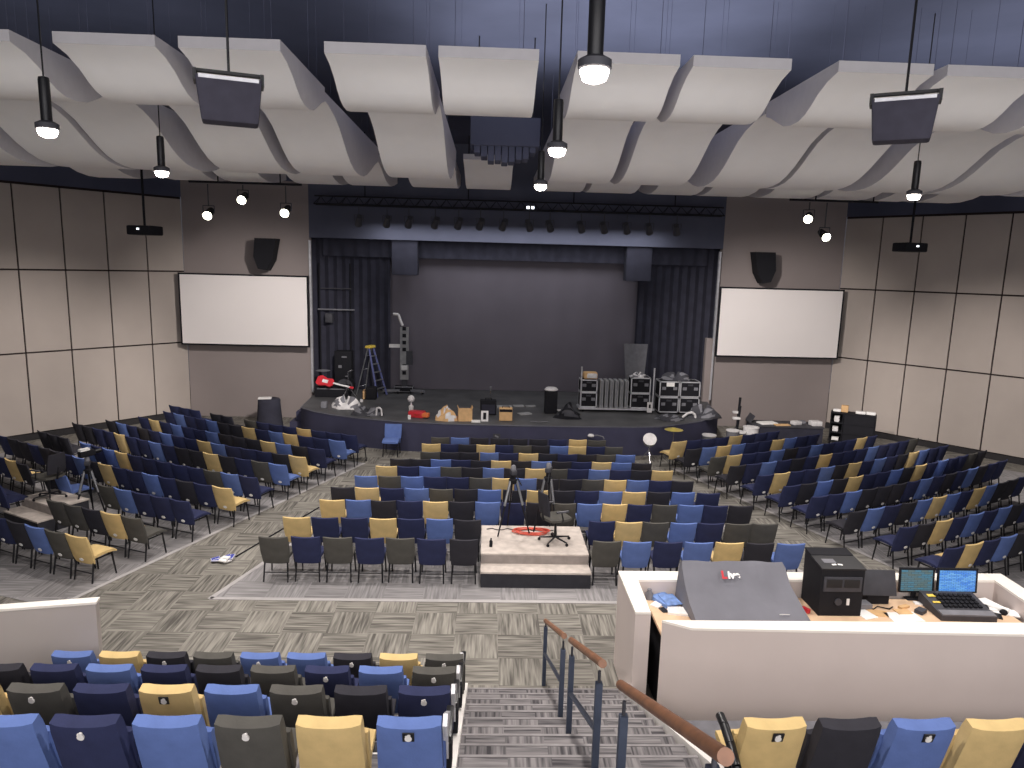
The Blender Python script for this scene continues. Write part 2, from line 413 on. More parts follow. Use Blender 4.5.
# ------------------------------------------------------------------ pendant lights
def pendant(x, y, label, lamp=True, mesh=True, e=1.0):
    z = 6.86
    if mesh:
        t = thing('pendant_light', label, 'ceiling light', (x, y, z), 0, 'cylinder pendant downlights')
        MB().lathe((0, 0, 0), [(.05, .07), (.055, .08), (.055, .50), (.05, .53), (.02, .54)], 'blackmetal', 16).build('body', t)
        MB().lathe((0, 0, 0), [(.10, 0.0), (.115, .01), (.115, .06), (.07, .085)], 'darkgrey', 16).build('reflector_ring', t)
        MB().lathe((0, 0, 0), [(.03, -.085), (.08, -.065), (.098, -.02), (.098, .02), (.05, .04)], 'bulb', 16).build('lamp', t)
        MB().tube((0, 0, .53), (0, 0, 9.6-z), .009, 'blackmetal', 6).build('cord', t)
    if lamp:
        l = bpy.data.lights.new('pendant_beam', 'SPOT'); l.energy = 520*e; l.color = (1.0, .93, .87)
        l.spot_size = math.radians(135); l.spot_blend = .75; l.shadow_soft_size = .14
        o = bpy.data.objects.new('pendant_beam', l); COL.objects.link(o); o.location = (x, y, z-.12)
pendant(-5.71, 8.0, 'black cylinder pendant lamp, lit, near the upper left, nearer of the two left ones')
pendant(-6.1, 11.5, 'black cylinder pendant lamp, lit, between ceiling panels at left, farther of two')
pendant(5.9, 11.5, 'black cylinder pendant lamp, lit, below the right hanging loudspeaker')
pendant(-.26, 4.97, 'brightest central pendant lamp, nearest of three along the middle gap of the ceiling')
pendant(-.21, 8.2, 'central pendant lamp, middle of three in the ceiling gap')
pendant(-.15, 11.74, 'central pendant lamp, farthest of three, just above the stage lights')
pendant(5.9, 8.0, 'black cylinder pendant lamp, lit, at the right, nearer than the loudspeaker', True, False)
for x, y, e in ((-5.9, 4.9, 1.0), (5.9, 4.9, 1.0)):
    pendant(x, y, '', True, False, e)

# ------------------------------------------------------------------ hanging loudspeakers, projectors, wall speakers
for x, y, z, side, tx in ((-3.34, 6.8, 6.76, 'left', .9), (2.92, 6.8, 6.8, 'right', .9)):
    t = thing('hanging_loudspeaker', 'dark square loudspeaker hanging on a rod below the %s ceiling panels' % side, 'speaker', (x, y, z), .34 if x < 0 else -.52)
    V = MB().box((0, 0, .19), (.56, .36, .38), 'spk', bev=.025, taper=(.86, .7)); V.build('cabinet', t)
    mb = MB().box((0, -.17, .36), (.5, .03, .03), 'alu'); mb.box((-.28, -.05, .38), (.03, .2, .1), 'blackmetal'); mb.box((.28, -.05, .38), (.03, .2, .1), 'blackmetal')
    mb.box((0, -.05, .43), (.58, .06, .025), 'blackmetal'); mb.build('yoke', t)
    MB().tube((0, -.05, .44), (.0, -.05, 9.6-z), .012, 'blackmetal', 6).build('rod', t)
for x, z, side, r in ((-8.4, 5.2, 'left', .12), (8.35, 5.2, 'right', -.12)):
    t = thing('wall_loudspeaker', 'black wedge loudspeaker hung on the wall above the %s projection screen' % side, 'speaker', (x, 24.1, z))
    s = -1 if x < 0 else 1
    poly = [(-.34*s*-1*-1, 1.05), (.36*s, 1.05), (.42*s, .45), (.28*s, .05), (.0, .0), (-.2*s, .35)]
    mb = MB(); mb.extr(poly, 1, -.25, .25, 'black'); mb.build('cabinet', t)
    MB().box((0, .4, .6), (.1, .5, .1), 'blackmetal').build('bracket', t)
for x, y, z, side in ((-9.99, 19, 6.23, 'left'), (10.41, 19, 6.35, 'right')):
    t = thing('projector', 'dark ceiling projector on a pole in front of the %s panelled wall' % side, 'projector', (x, y, z-.14), .25*(1 if x > 0 else -1))
    MB().box((0, 0, .13), (.72, .5, .24), 'black', bev=.04).build('housing', t)
    MB().tube((-.15, .25, .14), (-.15, .38, .14), .07, 'blackgloss', 12).build('lens', t)
    MB().tube((0, 0, .24), (0, 0, 9.6-z+.14), .03, 'black', 8).build('pole', t)
    MB().box((.0, -.26, .16), (.06, .02, .04), 'led').build('status_light', t)
for x, y, z, s in ((-14.25, 19.5, 2.62, -1), (14.2, 19.5, 2.58, 1)):
    # small boxes on the side walls
    sy = WY-(abs(x)-WX)*ST/CT
    o = MB().box((0, 0, .08), (.34, .12, .16), 'white', rot=(0, 0, -TH if s > 0 else TH), bev=.02).build('wall_box', None, (s*(WX+(WY-19.5)*CT/ST-.09), 19.5-.07, z))
    tag(o, 'small white box fixed on the %s panelled wall' % ('left' if s < 0 else 'right'), 'wall box')

# side lighting bars
def par_can(t, name_unused=None): pass
def stage_spot(x, y, z, aim, label, group, lit=True, bar=True, top=7.45, small=False):
    t = thing('spotlight', label, 'stage light', (x, y, z), 0, group)
    k = .8 if small else 1.0
    d = Vector(aim).normalized(); a = -d*.24*k; b = d*.16*k
    MB().tube(a, b, .085*k, 'black' if lit else 'darkgrey', 14, .12*k).build('body', t)
    if lit: MB().tube(b*1.0, b*1.06, .11*k, 'bulb2', 14).build('lens', t)
    else: MB().tube(b*1.0, b*1.04, .10*k, 'midgrey', 14).build('lens', t)
    mb = MB()
    s = d.cross(Vector((0, 0, 1))).normalized()*.14*k
    mb.path([s, s+Vector((0, 0, .2*k)), -s+Vector((0, 0, .2*k)), -s], .012, 'darkgrey', 5)
    mb.tube((0, 0, .2*k), (0, 0, top-z), .016, 'darkgrey', 6); mb.build('yoke', t)
    return t
def bar(x0, x1, y, z, label, hs):
    t = thing('lighting_bar', label, 'lighting bar', ((x0+x1)/2, y, z))
    MB().tube((x0-(x0+x1)/2, 0, 0), (x1-(x0+x1)/2, 0, 0), .03, 'black', 8).build('pipe', t)
    mb = MB()
    for s in hs: mb.tube((s-(x0+x1)/2, 0, .02), (s-(x0+x1)/2, 0, 9.6-z), .02, 'black', 6)
    mb.build('hanger', t)
bar(-8.8, -5.9, 19, 7.5, 'black lighting bar with three lit spotlights above the left screen', (-8.05, -6.45))
stage_spot(-8.32, 19, 6.7, (.1, -1, -.45), 'lit spotlight on the left bar, lowest and leftmost of three', 'lit spotlights on the left bar')
stage_spot(-7.42, 19, 7.12, (.05, -1, -.45), 'lit spotlight on the left bar, middle and highest of three', 'lit spotlights on the left bar')
stage_spot(-6.32, 19, 6.82, (0, -1, -.45), 'lit spotlight on the left bar, rightmost of three, nearest the stage', 'lit spotlights on the left bar')
bar(7.0, 9.4, 19, 7.5, 'black lighting bar with two lit spotlights above the right screen', (7.7, 9.27))
stage_spot(7.55, 19, 7.05, (-.5, -1, -.4), 'lit spotlight on the right bar, the higher and left one of two', 'lit spotlights on the right bar')
stage_spot(8.02, 19, 6.6, (0, -1, -.45), 'lit spotlight on the right bar, the lower and right one of two', 'lit spotlights on the right bar')
# stage lighting truss
t = thing('lighting_truss', 'dark lighting truss with hanging stage lights across the top of the stage opening', 'truss', (0, 23.2, 7.35))
mb = MB()
for dy, dz in ((-.15, 0), (.15, 0), (0, .26)): mb.tube((-6.6, dy, dz), (6.6, dy, dz), .025, 'black', 6)
mb.build('chords', t)
mb = MB()
for k in range(33):
    x = -6.6+k*.4
    mb.tube((x, -.15, 0), (x+.2, 0, .26), .012, 'black', 4); mb.tube((x+.2, 0, .26), (x+.4, -.15, 0), .012, 'black', 4)
    mb.tube((x, .15, 0), (x+.2, 0, .26), .012, 'black', 4)
mb.build('lattice', t)
mb = MB()
for x in (-5, -1.7, 1.7, 5): mb.tube((x, 0, .26), (x, 0, 2.25), .02, 'black', 6)
mb.build('hanger', t)
xs = [-5.2, -4.3, -3.6, -2.75, -2.0, -1.3, -.55, .28, .95, 1.97, 2.72, 3.46, 4.2, 5.1]
for k, x in enumerate(xs):
    stage_spot(x, 23.2, 6.85, ((-.3 if k < 7 else .35), .9, -.75), 'dark unlit stage light on the truss, %s from the left' % ORD[k], 'unlit stage lights on the truss', lit=False, top=7.34)
o = MB().box((-.06, 0, 0), (.09, .05, .08), 'led').box((.09, 0, 0), (.09, .05, .08), 'led').box((.0, .06, -.02), (.4, .1, .16), 'black').build('twin_lamp', None, (.28, 23.0, 7.42))
tag(o, 'small twin emergency lamp with two white lights above the stage truss', 'lamp')
# side boxes masking the top corners of the backdrop
for x, nm in ((-3.95, 'left'), (4.3, 'right')):
    t = thing('hanging_speaker', 'black box speaker hung before the top %s corner of the backdrop' % nm, 'speaker', (x, 25.2, 5.15))
    MB().box((0, 0, .6), (.9, .5, 1.2), 'curtain', bev=.03).build('cabinet', t)
    MB().tube((0, 0, 1.2), (0, 0, 4.45), .03, 'black', 6).build('hanger', t)
t = thing('lighting_boom', 'dark pipe frame with pale cross bars standing at the left stage edge', 'stand', (-6.7, 25.48, .9))
mb = MB().tube((-.35, 0, 0), (-.35, 0, 4.6), .03, 'black', 8).tube((.75, 0, 0), (.75, 0, 4.6), .03, 'black', 8); mb.build('upright', t)
MB().tube((-.4, -.05, 2.95), (.9, -.05, 2.95), .03, 'midgrey', 8).tube((-.3, -.05, 3.7), (.8, -.05, 3.7), .02, 'darkgrey', 8).build('cross_bar', t)
MB().box((0, -.05, 2.65), (.26, .26, .34), 'darkgrey', bev=.03).build('light_fixture', t)

# ------------------------------------------------------------------ chairs
SEATZ = .45
def chair_meshes(c):
    def bk(u, v):
        w = .222+.026*min(1, v*2.2); x = (u-.5)*2*w
        y = -.19-.125*v-.015*v*v + .03*(2*u-1)**2
        z = .335+.53*v - .012*(1-(2*u-1)**2)*(v > .9)
        return (x, y, z), (0, math.cos(.26), math.sin(.26))
    me_b = MB().slab(bk, 8, 7, .062, c).mesh('backrest')
    def st(u, v):
        w = .237-.012*abs(v-.5); return ((u-.5)*2*w, -.19+.46*v, SEATZ+.02*math.sin(v*PI)-.025*max(0, v-.8)*5), (0, 0, 1)
    me_s = MB().slab(st, 6, 6, .085, c).mesh('seat')
    return me_b, me_s
LEGM = []
for sx in (-1, 1):
    LEGM.append(MB().tube((sx*.195, .19, .42), (sx*.215, .24, 0), .017, 'blackmetal', 6, .014).mesh('leg'))
    LEGM.append(MB().tube((sx*.195, -.16, .42), (sx*.21, -.23, 0), .017, 'blackmetal', 6, .014).mesh('leg'))
fr = MB()
for sx in (-1, 1):
    fr.tube((sx*.2, -.19, .40), (sx*.2, .2, .40), .013, 'blackmetal', 6)
for y, z in ((.2, .40), (-.18, .40)): fr.tube((-.2, y, z), (.2, y, z), .010, 'blackmetal', 6)
FRM = fr.mesh('seat_frame')
STR = MB().tube((-.2, -.205, .17), (.2, -.205, .17), .010, 'blackmetal', 6).mesh('stretcher')
TAGM = MB().lathe((0, 0, 0), [(.001, 0), (.038, 0), (.038, .006), (.001, .006)], 'paper', 12, 1.25, .8).mesh('back_tag')
CH = {}
for c in 'KNBGT':
    for tg in (0, 1):
        r = thing('stacking_chair', 'x', 'chair'); mb_, ms_ = CH[c+'m'] if tg else chair_meshes(c)
        CH[c+'m'] = (mb_, ms_)
        for nm, me in (('seat', ms_), ('backrest', mb_), ('seat_frame', FRM), ('stretcher', STR)) + tuple(('leg', l) for l in LEGM):
            o = bpy.data.objects.new(nm, me); COL.objects.link(o); o.parent = r
            if nm == 'backrest': bo = o
        if tg:
            o = bpy.data.objects.new('back_tag', TAGM); COL.objects.link(o); o.parent = bo
            o.location = (.03, -.252, .42); o.rotation_euler = (PI/2+.26, 0, 0)
            o['label'] = 'small white tag low on the chair back'
        CH[(c, tg)] = [r, False]
CHAIRS = []    # (dist, colour, tag, loc, rot, label, group)
CAMP = Vector((-.9276, 0, 5.544))
def chair_at(c, x, y, rz, label, group, tg=0, z=0.005):
    CHAIRS.append(((Vector((x, y, .6))-CAMP).length, c, tg, (x, y, z), rz, label, group))

NEAR = ['nearest', 'second-nearest', 'third-nearest', 'fourth-nearest', 'fifth-nearest', 'sixth-nearest', 'seventh-nearest', 'eighth-nearest', 'ninth-nearest', 'farthest']
# centre block: (y of back top, [(x start, x end, colours)])
CENTRE = [
    (11.50, [(-4.83, -1.03, 'GNGNGNK'), (.93, 4.72, 'GBNBTKB')]),
    (12.45, [(-4.69, -1.0, 'TNNTNBK'), (1.0, 4.63, 'NTGBNGG')]),
    (13.45, [(-4.26, 4.53, 'TBKNTKBNKGBTNGBNK')]),
    (14.25, [(-4.21, 3.55, 'KTNBGKBKTKNBTKB'), (3.62, 4.07, 'N')]),
    (15.08, [(-3.86, 3.76, 'BGBNNGTBKKGTBNK')]),
    (15.87, [(-3.52, 3.49, 'TNBGKBKTGNBNKT')]),
    (16.50, [(-3.28, 3.13, 'KKBNKTKBKNTBK')]),
    (17.22, [(-2.62, 2.88, 'GKKBNTKNKGB')]),
    (18.02, [(-2.66, 2.70, 'TNKTNGKBTNG')]),
    (18.74, [(-2.50, 2.39, 'GBKKKKNTG')]),
]
for ri, (y, segs) in enumerate(CENTRE):
    k = 0
    for (x0, x1, cols) in segs:
        p = (x1-x0)/len(cols)
        for i, c in enumerate(cols):
            chair_at(c, x0+p*(i+.5)+random.uniform(-.01, .01), y+.335+random.uniform(-.015, .015), random.uniform(-.02, .02),
                     '%s chair, %s from left in the %s row of the centre block' % (CNAME[c], ORD[k], NEAR[ri]), 'chairs of the centre block')
            k += 1
LEFT = [ # nearest row first: aisle-side corner of the back tops, colours outwards from the aisle ('_' = gap)
    (-7.62, 11.33, 'TGBKNNN'), (-7.16, 12.24, 'GTKGG___NNN'), (-6.71, 13.2, 'NNNBG__BK_KTNN'), (-6.2, 14.03, 'TNKNBNNTKBNKKNKKN'),
    (-5.92, 14.8, 'NBGNNNNNTBNB_KKK'), (-5.58, 15.79, 'BGNKTKKNBNNTNNKK'), (-5.31, 16.49, 'TKNNNBTNNBNKNBK'), (-5.05, 17.25, 'NKBTKKKBNNBNTN'),
    (-4.71, 18.1, 'BNNTBNTKKBNNBN'), (-4.51, 18.75, 'NNNTNNNG_KK_NNN')]
RIGHT = [
    (7.16, 11.35, 'NTNBKNK'), (6.92, 12.34, 'NKTNBNBKNK'), (6.38, 13.18, 'KBNKBTBNTBKKN'), (6.02, 14.08, 'NNBKKKNBNKNBKNN'),
    (5.72, 14.8, 'NKBKTNNBKTNBNNGK'), (5.42, 15.58, 'NTNNBKTNBNKTBNN'), (5.03, 16.35, 'KNBNKNTNNNBNNNG'), (4.82, 17.15, 'GTNNBKNBNNNTN'),
    (4.40, 17.91, 'KBTBNNTBNN'), (4.2, 18.68, 'TNNNTNNN')]
for rows, sx, side, k0, k1 in ((LEFT, -1, 'left', 2.2, 11), (RIGHT, 1, 'right', 1.5, 9)):
    for ri, (x, y, cols) in enumerate(rows):
        p = .508; s = 0.0; k = 0
        for c in cols:
            phi = math.radians(21+min(k0*(s+p/2), k1))
            mx, my = x+sx*math.cos(phi)*p/2, y+math.sin(phi)*p/2
            if c != '_' and abs(mx) < 13.9:
                fx, fy = -sx*math.sin(phi), math.cos(phi)
                chair_at(c, mx+fx*.335, my+fy*.335, sx*phi+random.uniform(-.015, .015),
                         '%s chair, %s from the aisle in the %s row of the %s block' % (CNAME[c], ORD[k], NEAR[ri], side), 'chairs of the %s block' % side, 1)
                k += 1
            x += sx*math.cos(phi)*p; y += math.sin(phi)*p; s += p
chair_at('B', -3.72, 20.0, PI-.05, 'single blue chair facing the hall against the curved stage front', 'chairs by the stage')
CHAIRS.sort(key=lambda a: a[0])
REST = CHAIRS[300:]
for d, c, tg, loc, rz, label, group in CHAIRS[:300]:
    src = CH[(c, tg)]
    if not src[1]:
        r = src[0]; r.location = loc; r.rotation_euler = (0, 0, rz); r['label'] = label; r['group'] = group; src[1] = True
    else: dup(src[0], loc, rz, label, group)
for k, v in list(CH.items()):
    if isinstance(v, list) and not v[1]:
        for ch in list(v[0].children_recursive): bpy.data.objects.remove(ch)
        bpy.data.objects.remove(v[0])
# the far rows in one object
bmF = bmesh.new(); mats = ['K', 'N', 'B', 'G', 'T', 'blackmetal', 'paper']
for d, c, tg, loc, rz, label, group in REST:
    X = Matrix.Translation(loc) @ Matrix.Rotation(rz, 4, 'Z')
    parts = [(CH[c+'m'][0], mats.index(c)), (CH[c+'m'][1], mats.index(c)), (FRM, 5)] + [(l, 5) for l in LEGM]
    for me, mi in parts:
        n0 = len(bmF.verts); f0 = len(bmF.faces)
        bmF.from_mesh(me)
        bmF.verts.ensure_lookup_table(); bmF.faces.ensure_lookup_table()
        for v in bmF.verts[n0:]: v.co = X @ v.co
        for f in bmF.faces[f0:]: f.material_index = mi
me = bpy.data.meshes.new('distant_chairs'); bmF.to_mesh(me); bmF.free()
for mm in mats: me.materials.append(M[mm])
o = bpy.data.objects.new('distant_chairs', me); COL.objects.link(o)
tag(o, 'distant rows of mixed navy, blue, black and tan chairs nearest the stage', 'chair', None, 'stuff')

# ------------------------------------------------------------------ raked seating, stair, handrails
Y0, TR, RI = 8.28, .355, .165
SXL, SXR = -1.12, .84
t = thing('staircase', 'grey carpeted aisle stair descending between the raked seats to the hall floor', 'stair', (0, Y0, 0))
N = 20
for i in range(N):
    y1 = -i*TR; z1 = (i+1)*RI
    o = MB().box(((SXL+SXR)/2, y1-TR/2, z1/2), (SXR-SXL, TR, z1), 'carpet_stair').build('step', t)
nb = MB()
for i in range(N): nb.box(((SXL+SXR)/2, -i*TR-.02, (i+1)*RI+.002), (SXR-SXL, .028, .006), 'nosing')
nb.build('nosing', t)
for x, nm in ((SXR+.06, 'right'), (SXL-.04, 'left')):
    sk = MB(); sk.extr([(.02, 0), (-N*TR, 0), (-N*TR, N*RI+.12), (.02, .22)], 0, x-.04, x+.05, 'white'); sk.build('skirt', t)
# tiers
ZUP = {0: .06, 1: .02, 2: 0, 3: 0}
TIERS = []
for j, i in enumerate((0, 3, 6, 9)):
    yf = Y0-i*TR; z = (i+1)*RI; yb = yf-3*TR if i < 9 else yf-4.5
    t = thing('seating_tier', 'grey carpeted seating tier, %s step from the hall floor, left of the stair' % ORD[j], 'platform', (-4.9, yf, 0), 0, 'raked seating tiers')
    if j == 0: MB().prism([(3.7, 0), (3.7, yb-yf), (-3.7, yb-yf), (-3.7, -.95), (-.78, -.32), (-.66, 0)], 0, z+ZUP[0], 'carpet_stair').build('deck', t)
    else: MB().box((0, (yb-yf)/2, (z+ZUP[j])/2), (7.4, yf-yb, z+ZUP[j]), 'carpet_stair').build('deck', t)
    if j: MB().box((0, .01, z-.05), (7.4, .02, .1), 'white').build('nosing', t)
    TIERS.append((yf, z))
t = thing('seating_tier', 'pale seating tier carrying the right-hand seats behind the mixing booth', 'platform', (4.2, 5.3, 0))
MB().box((0, -1.6, .775), (6.3, 3.2, 1.55), 'carpet_stair').build('deck', t)
MB().box((0, .02, .76), (6.3, .04, 1.52), 'cream').build('front_panel', t)
o = MB().box((0, 0, .17), (5.6, 1.9, .34), 'midgrey').build('walkway_platform', None, (3.85, 6.44, 0))
tag(o, 'low grey walkway platform between the right seats and the booth wall', 'platform')

def theatre_parts(c, patch, sq):
    L = []
    def bk(u, v):
        w = .212+.012*(1-v); x = (u-.5)*2*w
        return (x, -.10-.16*v+.02*(2*u-1)**2, .36+.545*v-.008*(1-(2*u-1)**2)*(v > .85)), (0, math.cos(.3), math.sin(.3))
    mb = MB(); mb.slab(bk, 8, 8, .12, c, .78); L.append(('backrest', mb.mesh('backrest'), None))
    def bc(u, v):
        w = .236; x = (u-.5)*2*w
        return (x, -.015-.10*v, .38+.36*v), (0, math.cos(.3), math.sin(.3))
    mb = MB(); mb.slab(bc, 6, 6, .11, c); L.append(('back_cushion', mb.mesh('back_cushion'), None))
    def st(u, v):
        return ((u-.5)*.46, .0+.235*v, .44+.04*v), (0, -.17, .98)
    mb = MB(); mb.slab(st, 6, 6, .11, c); L.append(('seat', mb.mesh('seat'), None))
    mb = MB().box((0, .12, .2), (.09, .09, .40), 'darkgrey').box((0, .12, .015), (.34, .3, .03), 'darkgrey').box((0, .12, .39), (.4, .3, .03), 'darkgrey')
    L.append(('pedestal', mb.mesh('pedestal'), None))
    if patch:
        mb = MB()
        yb = -.2825; 
        R = (.3, 0, 0)
        y, z = -.302, .825
        if sq: mb.box((0, y, z), (.078, .008, .078), 'blackgloss', rot=(.3, 0, 0))
        mb.tube((0, y+.006, z-.008), (0, y-.006, z-.011), .024, 'white', 12); mb.tube((.004, y-.002, z+.020), (.004, y-.012, z+.017), .012, 'white', 10)
        mb.tube((-.012, y+.002, z+.012), (-.012, y-.008, z+.009), .010, 'white', 10)
        L.append(('emblem_patch', mb.mesh('emblem_patch'), 'small white emblem patch on the seat back'))
    return L
TS = {}
def theatre(c, patch, sq, loc, label, group, rz=0.0):
    key = (c, patch, sq)
    if key in TS: return dup(TS[key], loc, rz, label, group)
    r = thing('theatre_seat', label, 'seat', loc, rz, group)
    base = None
    for nm, me, lb in theatre_parts(c, patch, sq):
        o = bpy.data.objects.new(nm, me); COL.objects.link(o)
        o.parent = base if nm == 'emblem_patch' else r
        if nm == 'backrest': base = o
        if lb: o['label'] = lb
    TS[key] = r
    return r
P0 = {  # tier: seats outwards from the stair; lower case 'p' after a letter = emblem, 'q' = emblem on a dark square
    0: 'Gp T Kp B Bp G Kp T Bp'.split(), 1: 'Gp B Np G K N B N Kp T'.split(),
    2: 'Np K Gp B Tq N Gp T N'.split(), 3: 'Bq T Gp B Np B N'.split()}
ytops = {0: 7.38, 1: 6.38, 2: 5.32, 3: 4.21}
ZUP = {0: .06, 1: .02, 2: 0, 3: 0}
for tr_, seats in P0.items():
    yf, z = TIERS[tr_]
    for k, s in enumerate(seats):
        x = -1.20-.215-(.522 if tr_ == 0 else .528)*k+(.05 if tr_ == 0 else .01)
        theatre(s[0], len(s) > 1, s.endswith('q'), (x, ytops[tr_]+.262, z+ZUP[tr_]),
                '%s padded theatre seat, %s from the stair in the left %s' % (CNAME[s[0]], ORD[k], ('lowest tier', 'second tier up', 'third tier up', 'topmost tier')[tr_]), 'padded seats on the raked tiers')
for k, s in enumerate(['Tq', 'K', 'Bq', 'T', 'N']):
    theatre(s[0], len(s) > 1, s.endswith('q'), (1.12+.532*k, 4.62, 1.55),
            '%s padded theatre seat behind the booth, %s from the stair on the right' % (CNAME[s[0]], ORD[k]), 'padded seats on the right tier', 0.03)
# row end standards with armrests along the stair
for tr_ in range(4):
    yf, z = TIERS[tr_]; yt = ytops[tr_]+.262
    t = thing('row_end_standard', 'grey row-end panel with black armrest beside the stair, left %s' % ('lowest tier', 'second tier', 'third tier', 'topmost tier')[tr_], 'armrest', (-1.17, yt, z+ZUP[tr_]), 0, 'row-end armrests')
    mb = MB(); mb.extr([(.16, 0), (.30, 0), (.28, .62), (-.16, .90), (-.24, .86), (.02, .42)], 0, -.016, .016, 'alu'); mb.build('side_panel', t)
    mb = MB().box((.01, .12, .63), (.055, .36, .05), 'blackgloss', bev=.012); mb.build('armrest', t)
    mb = MB().box((.012, .10, .42), (.05, .16, .24), 'black', bev=.01); mb.build('hinge_box', t)
t = thing('row_end_standard', 'curved black armrest at the stair end of the right-hand seats', 'armrest', (.84, 4.62, 1.55))
mb = MB(); mb.path([(0, .04, .755), (0, -.06, .745), (0, -.2, .70), (0, -.34, .63), (0, -.38, .58)], .034, 'blackgloss', 10); mb.build('armrest', t)
MB().box((0, -.22, .32), (.05, .10, .62), 'black', bev=.015).build('post', t)

def handrail(posts, rail0, rail1, label, mid=True):
    X = -.10; b = posts[0]
    t = thing('handrail', label, 'handrail', (X, b[0], b[1]), 0, 'stair handrails')
    for (y, z) in posts:
        MB().box((0, y-b[0], .42+z-b[1]), (.05, .05, .84), 'railmetal', bev=.006).build('post', t)
    mb = MB()
    for (y, z) in posts: mb.tube((0, y-b[0], .84+z-b[1]), (0, y-b[0], .93+z-b[1]), .011, 'darkgrey', 8)
    mb.build('rail_pin', t)
    MB().tube((0, rail0[0]-b[0], rail0[1]-b[1]), (0, rail1[0]-b[0], rail1[1]-b[1]), .030, 'wood', 14).build('wooden_rail', t)
    if len(posts) > 1:
        (ya, za), (yb, zb) = posts[0], posts[-1]
        MB().tube((0, 0, .46), (0, yb-b[0], .46+zb-b[1]), .022, 'railmetal', 6).build('mid_rail', t)
st = lambda y: max(0.0, math.floor((Y0-y)/TR+1)*RI) if y < Y0 else 0.0
handrail([(8.6, 0.005), (6.65, st(6.65))], (8.66, .90), (6.60, 1.84), 'lowest handrail section with wooden rail standing at the foot of the stair')
handrail([(5.97, st(5.97)), (4.52, st(4.52))], (6.06, 2.10), (4.42, 2.86), 'middle handrail section with wooden rail halfway up the stair')
handrail([(3.68, st(3.68)), (2.2, st(2.2))], (3.80, 3.10), (2.10, 3.93), 'nearest handrail section with thick wooden rail at lower right')

# ------------------------------------------------------------------ low wall on the left
t = thing('low_wall', 'low grey parapet wall with thin pale cap beside the left seating', 'wall', (-5.66, 8.16, 0))
mb = MB(); a = Vector((0, 0, 0)); d = Vector((-1.04, -.21, 0)).normalized(); L = 3.2
c = d*L/2; rz = math.atan2(d.y, d.x)
mb.box((c.x, c.y, .68), (L, .12, 1.36), 'lowwall', rot=(0, 0, rz)); mb.build('panel', t)
MB().box((c.x, c.y, 1.375), (L+.02, .14, .03), 'cap', rot=(0, 0, rz)).build('cap', t)

# ------------------------------------------------------------------ mixing booth
t = thing('mixing_booth', 'cream walled mixing booth enclosure in front of the right seats', 'booth', (3.6, 8.4, 0))
def bwall(pts, nm):
    mb = MB().prism([(x-3.6, y-8.4) for x, y in pts], 0, 1.37, 'cream'); w = mb.build(nm, t)
    cx = sum(p[0] for p in pts)/len(pts); cy = sum(p[1] for p in pts)/len(pts)
    MB().prism([(cx+(x-cx)*1.002-3.6, cy+(y-cy)*1.01-8.4) for x, y in pts], 1.37, 1.40, 'cap').build('cap', t)
bwall([(.94, 7.97), (1.13, 7.97), (1.16, 8.87), (6.2, 8.98), (6.2, 9.20), (.94, 9.14)], 'rear_wall')
bwall([(1.54, 7.59), (6.8, 7.49), (6.8, 7.80), (1.22, 7.77)], 'front_wall')
bwall([(6.2, 9.20), (6.2, 8.98), (6.12, 7.80), (6.40, 7.80), (6.45, 9.20)], 'side_wall')
t = thing('booth_desk', 'pale wooden desk top inside the mixing booth', 'desk', (3.65, 8.35, 0))
MB().box((0, 0, 1.03), (4.8, 1.0, .04), 'desk').build('worktop', t).location = (0, 0, .12)
for x in (-2.3, 0, 2.3): MB().box((x, .0, .56), (.05, .9, 1.13), 'black').build('support', t)
t = thing('under_desk_shelf', 'dark shelf unit under the booth desk seen through the gap', 'shelf', (1.75, 8.4, 0))
MB().box((-.25, 0, .47), (.04, .8, .94), 'black').box((.3, 0, .47), (.04, .8, .94), 'black').box((0, .4, .47), (.56, .02, .94), 'black').build('carcass', t)
MB().box((.02, -.02, .5), (.5, .7, .03), 'black').build('shelf', t)
o = MB().box((0, 0, .03), (.22, .3, .06), 'paper', rot=(0, 0, .3)).box((.02, -.02, .09), (.2, .26, .05), 'paper', rot=(0, 0, -.2)).build('paper_stack', None, (1.72, 8.1, .516))
tag(o, 'white papers on the dark shelf below the booth desk', 'papers')
DZ = 1.17
# covered mixing console
t = thing('mixing_console', 'mixing console under a grey fabric dust cover on the booth desk', 'mixing console', (2.4, 8.4, DZ))
mb = MB(); prof = [(-.42, .02), (-.42, .08), (-.12, .19), (.18, .33), (.33, .49), (.40, .545), (.44, .50), (.44, .02)]
n = len(prof); nx = 14; V = []; F = []
for i in range(nx+1):
    u = i/nx
    for j, (y, z) in enumerate(prof):
        x = (u-.5)*2*(.70+.03*(z < .3)-.02*(z > .5)) + .05*(.4-y)
        sag = .018*math.sin(u*9+j*1.7)+.014*math.sin(u*21+j)
        V.append((x, y+.3*sag, z+(sag if 1 < j < 5 else .25*sag)))
for i in range(nx):
    for j in range(n-1): F.append((i*n+j, (i+1)*n+j, (i+1)*n+j+1, i*n+j+1))
F.append(tuple(range(n))); F.append(tuple(nx*n+j for j in reversed(range(n))))
mb._add(V, F, 'cover', True); cov = mb.build('dust_cover', t)
MB().box((0, 0, .03), (1.3, .8, .06), 'black').build('console_base', t)
def text_mesh(s, size, m, bold=.0):
    cu = bpy.data.curves.new('lettering', 'FONT'); cu.body = s; cu.size = size; cu.extrude = .002; cu.offset = bold
    cu.align_x = 'LEFT'
    ob = bpy.data.objects.new('tmp', cu); COL.objects.link(ob)
    bpy.context.view_layer.update()
    me = bpy.data.meshes.new_from_object(ob.evaluated_get(bpy.context.evaluated_depsgraph_get()))
    bpy.data.objects.remove(ob); me.materials.clear(); me.materials.append(M[m]); return me
ang = math.atan2(.20, .19)
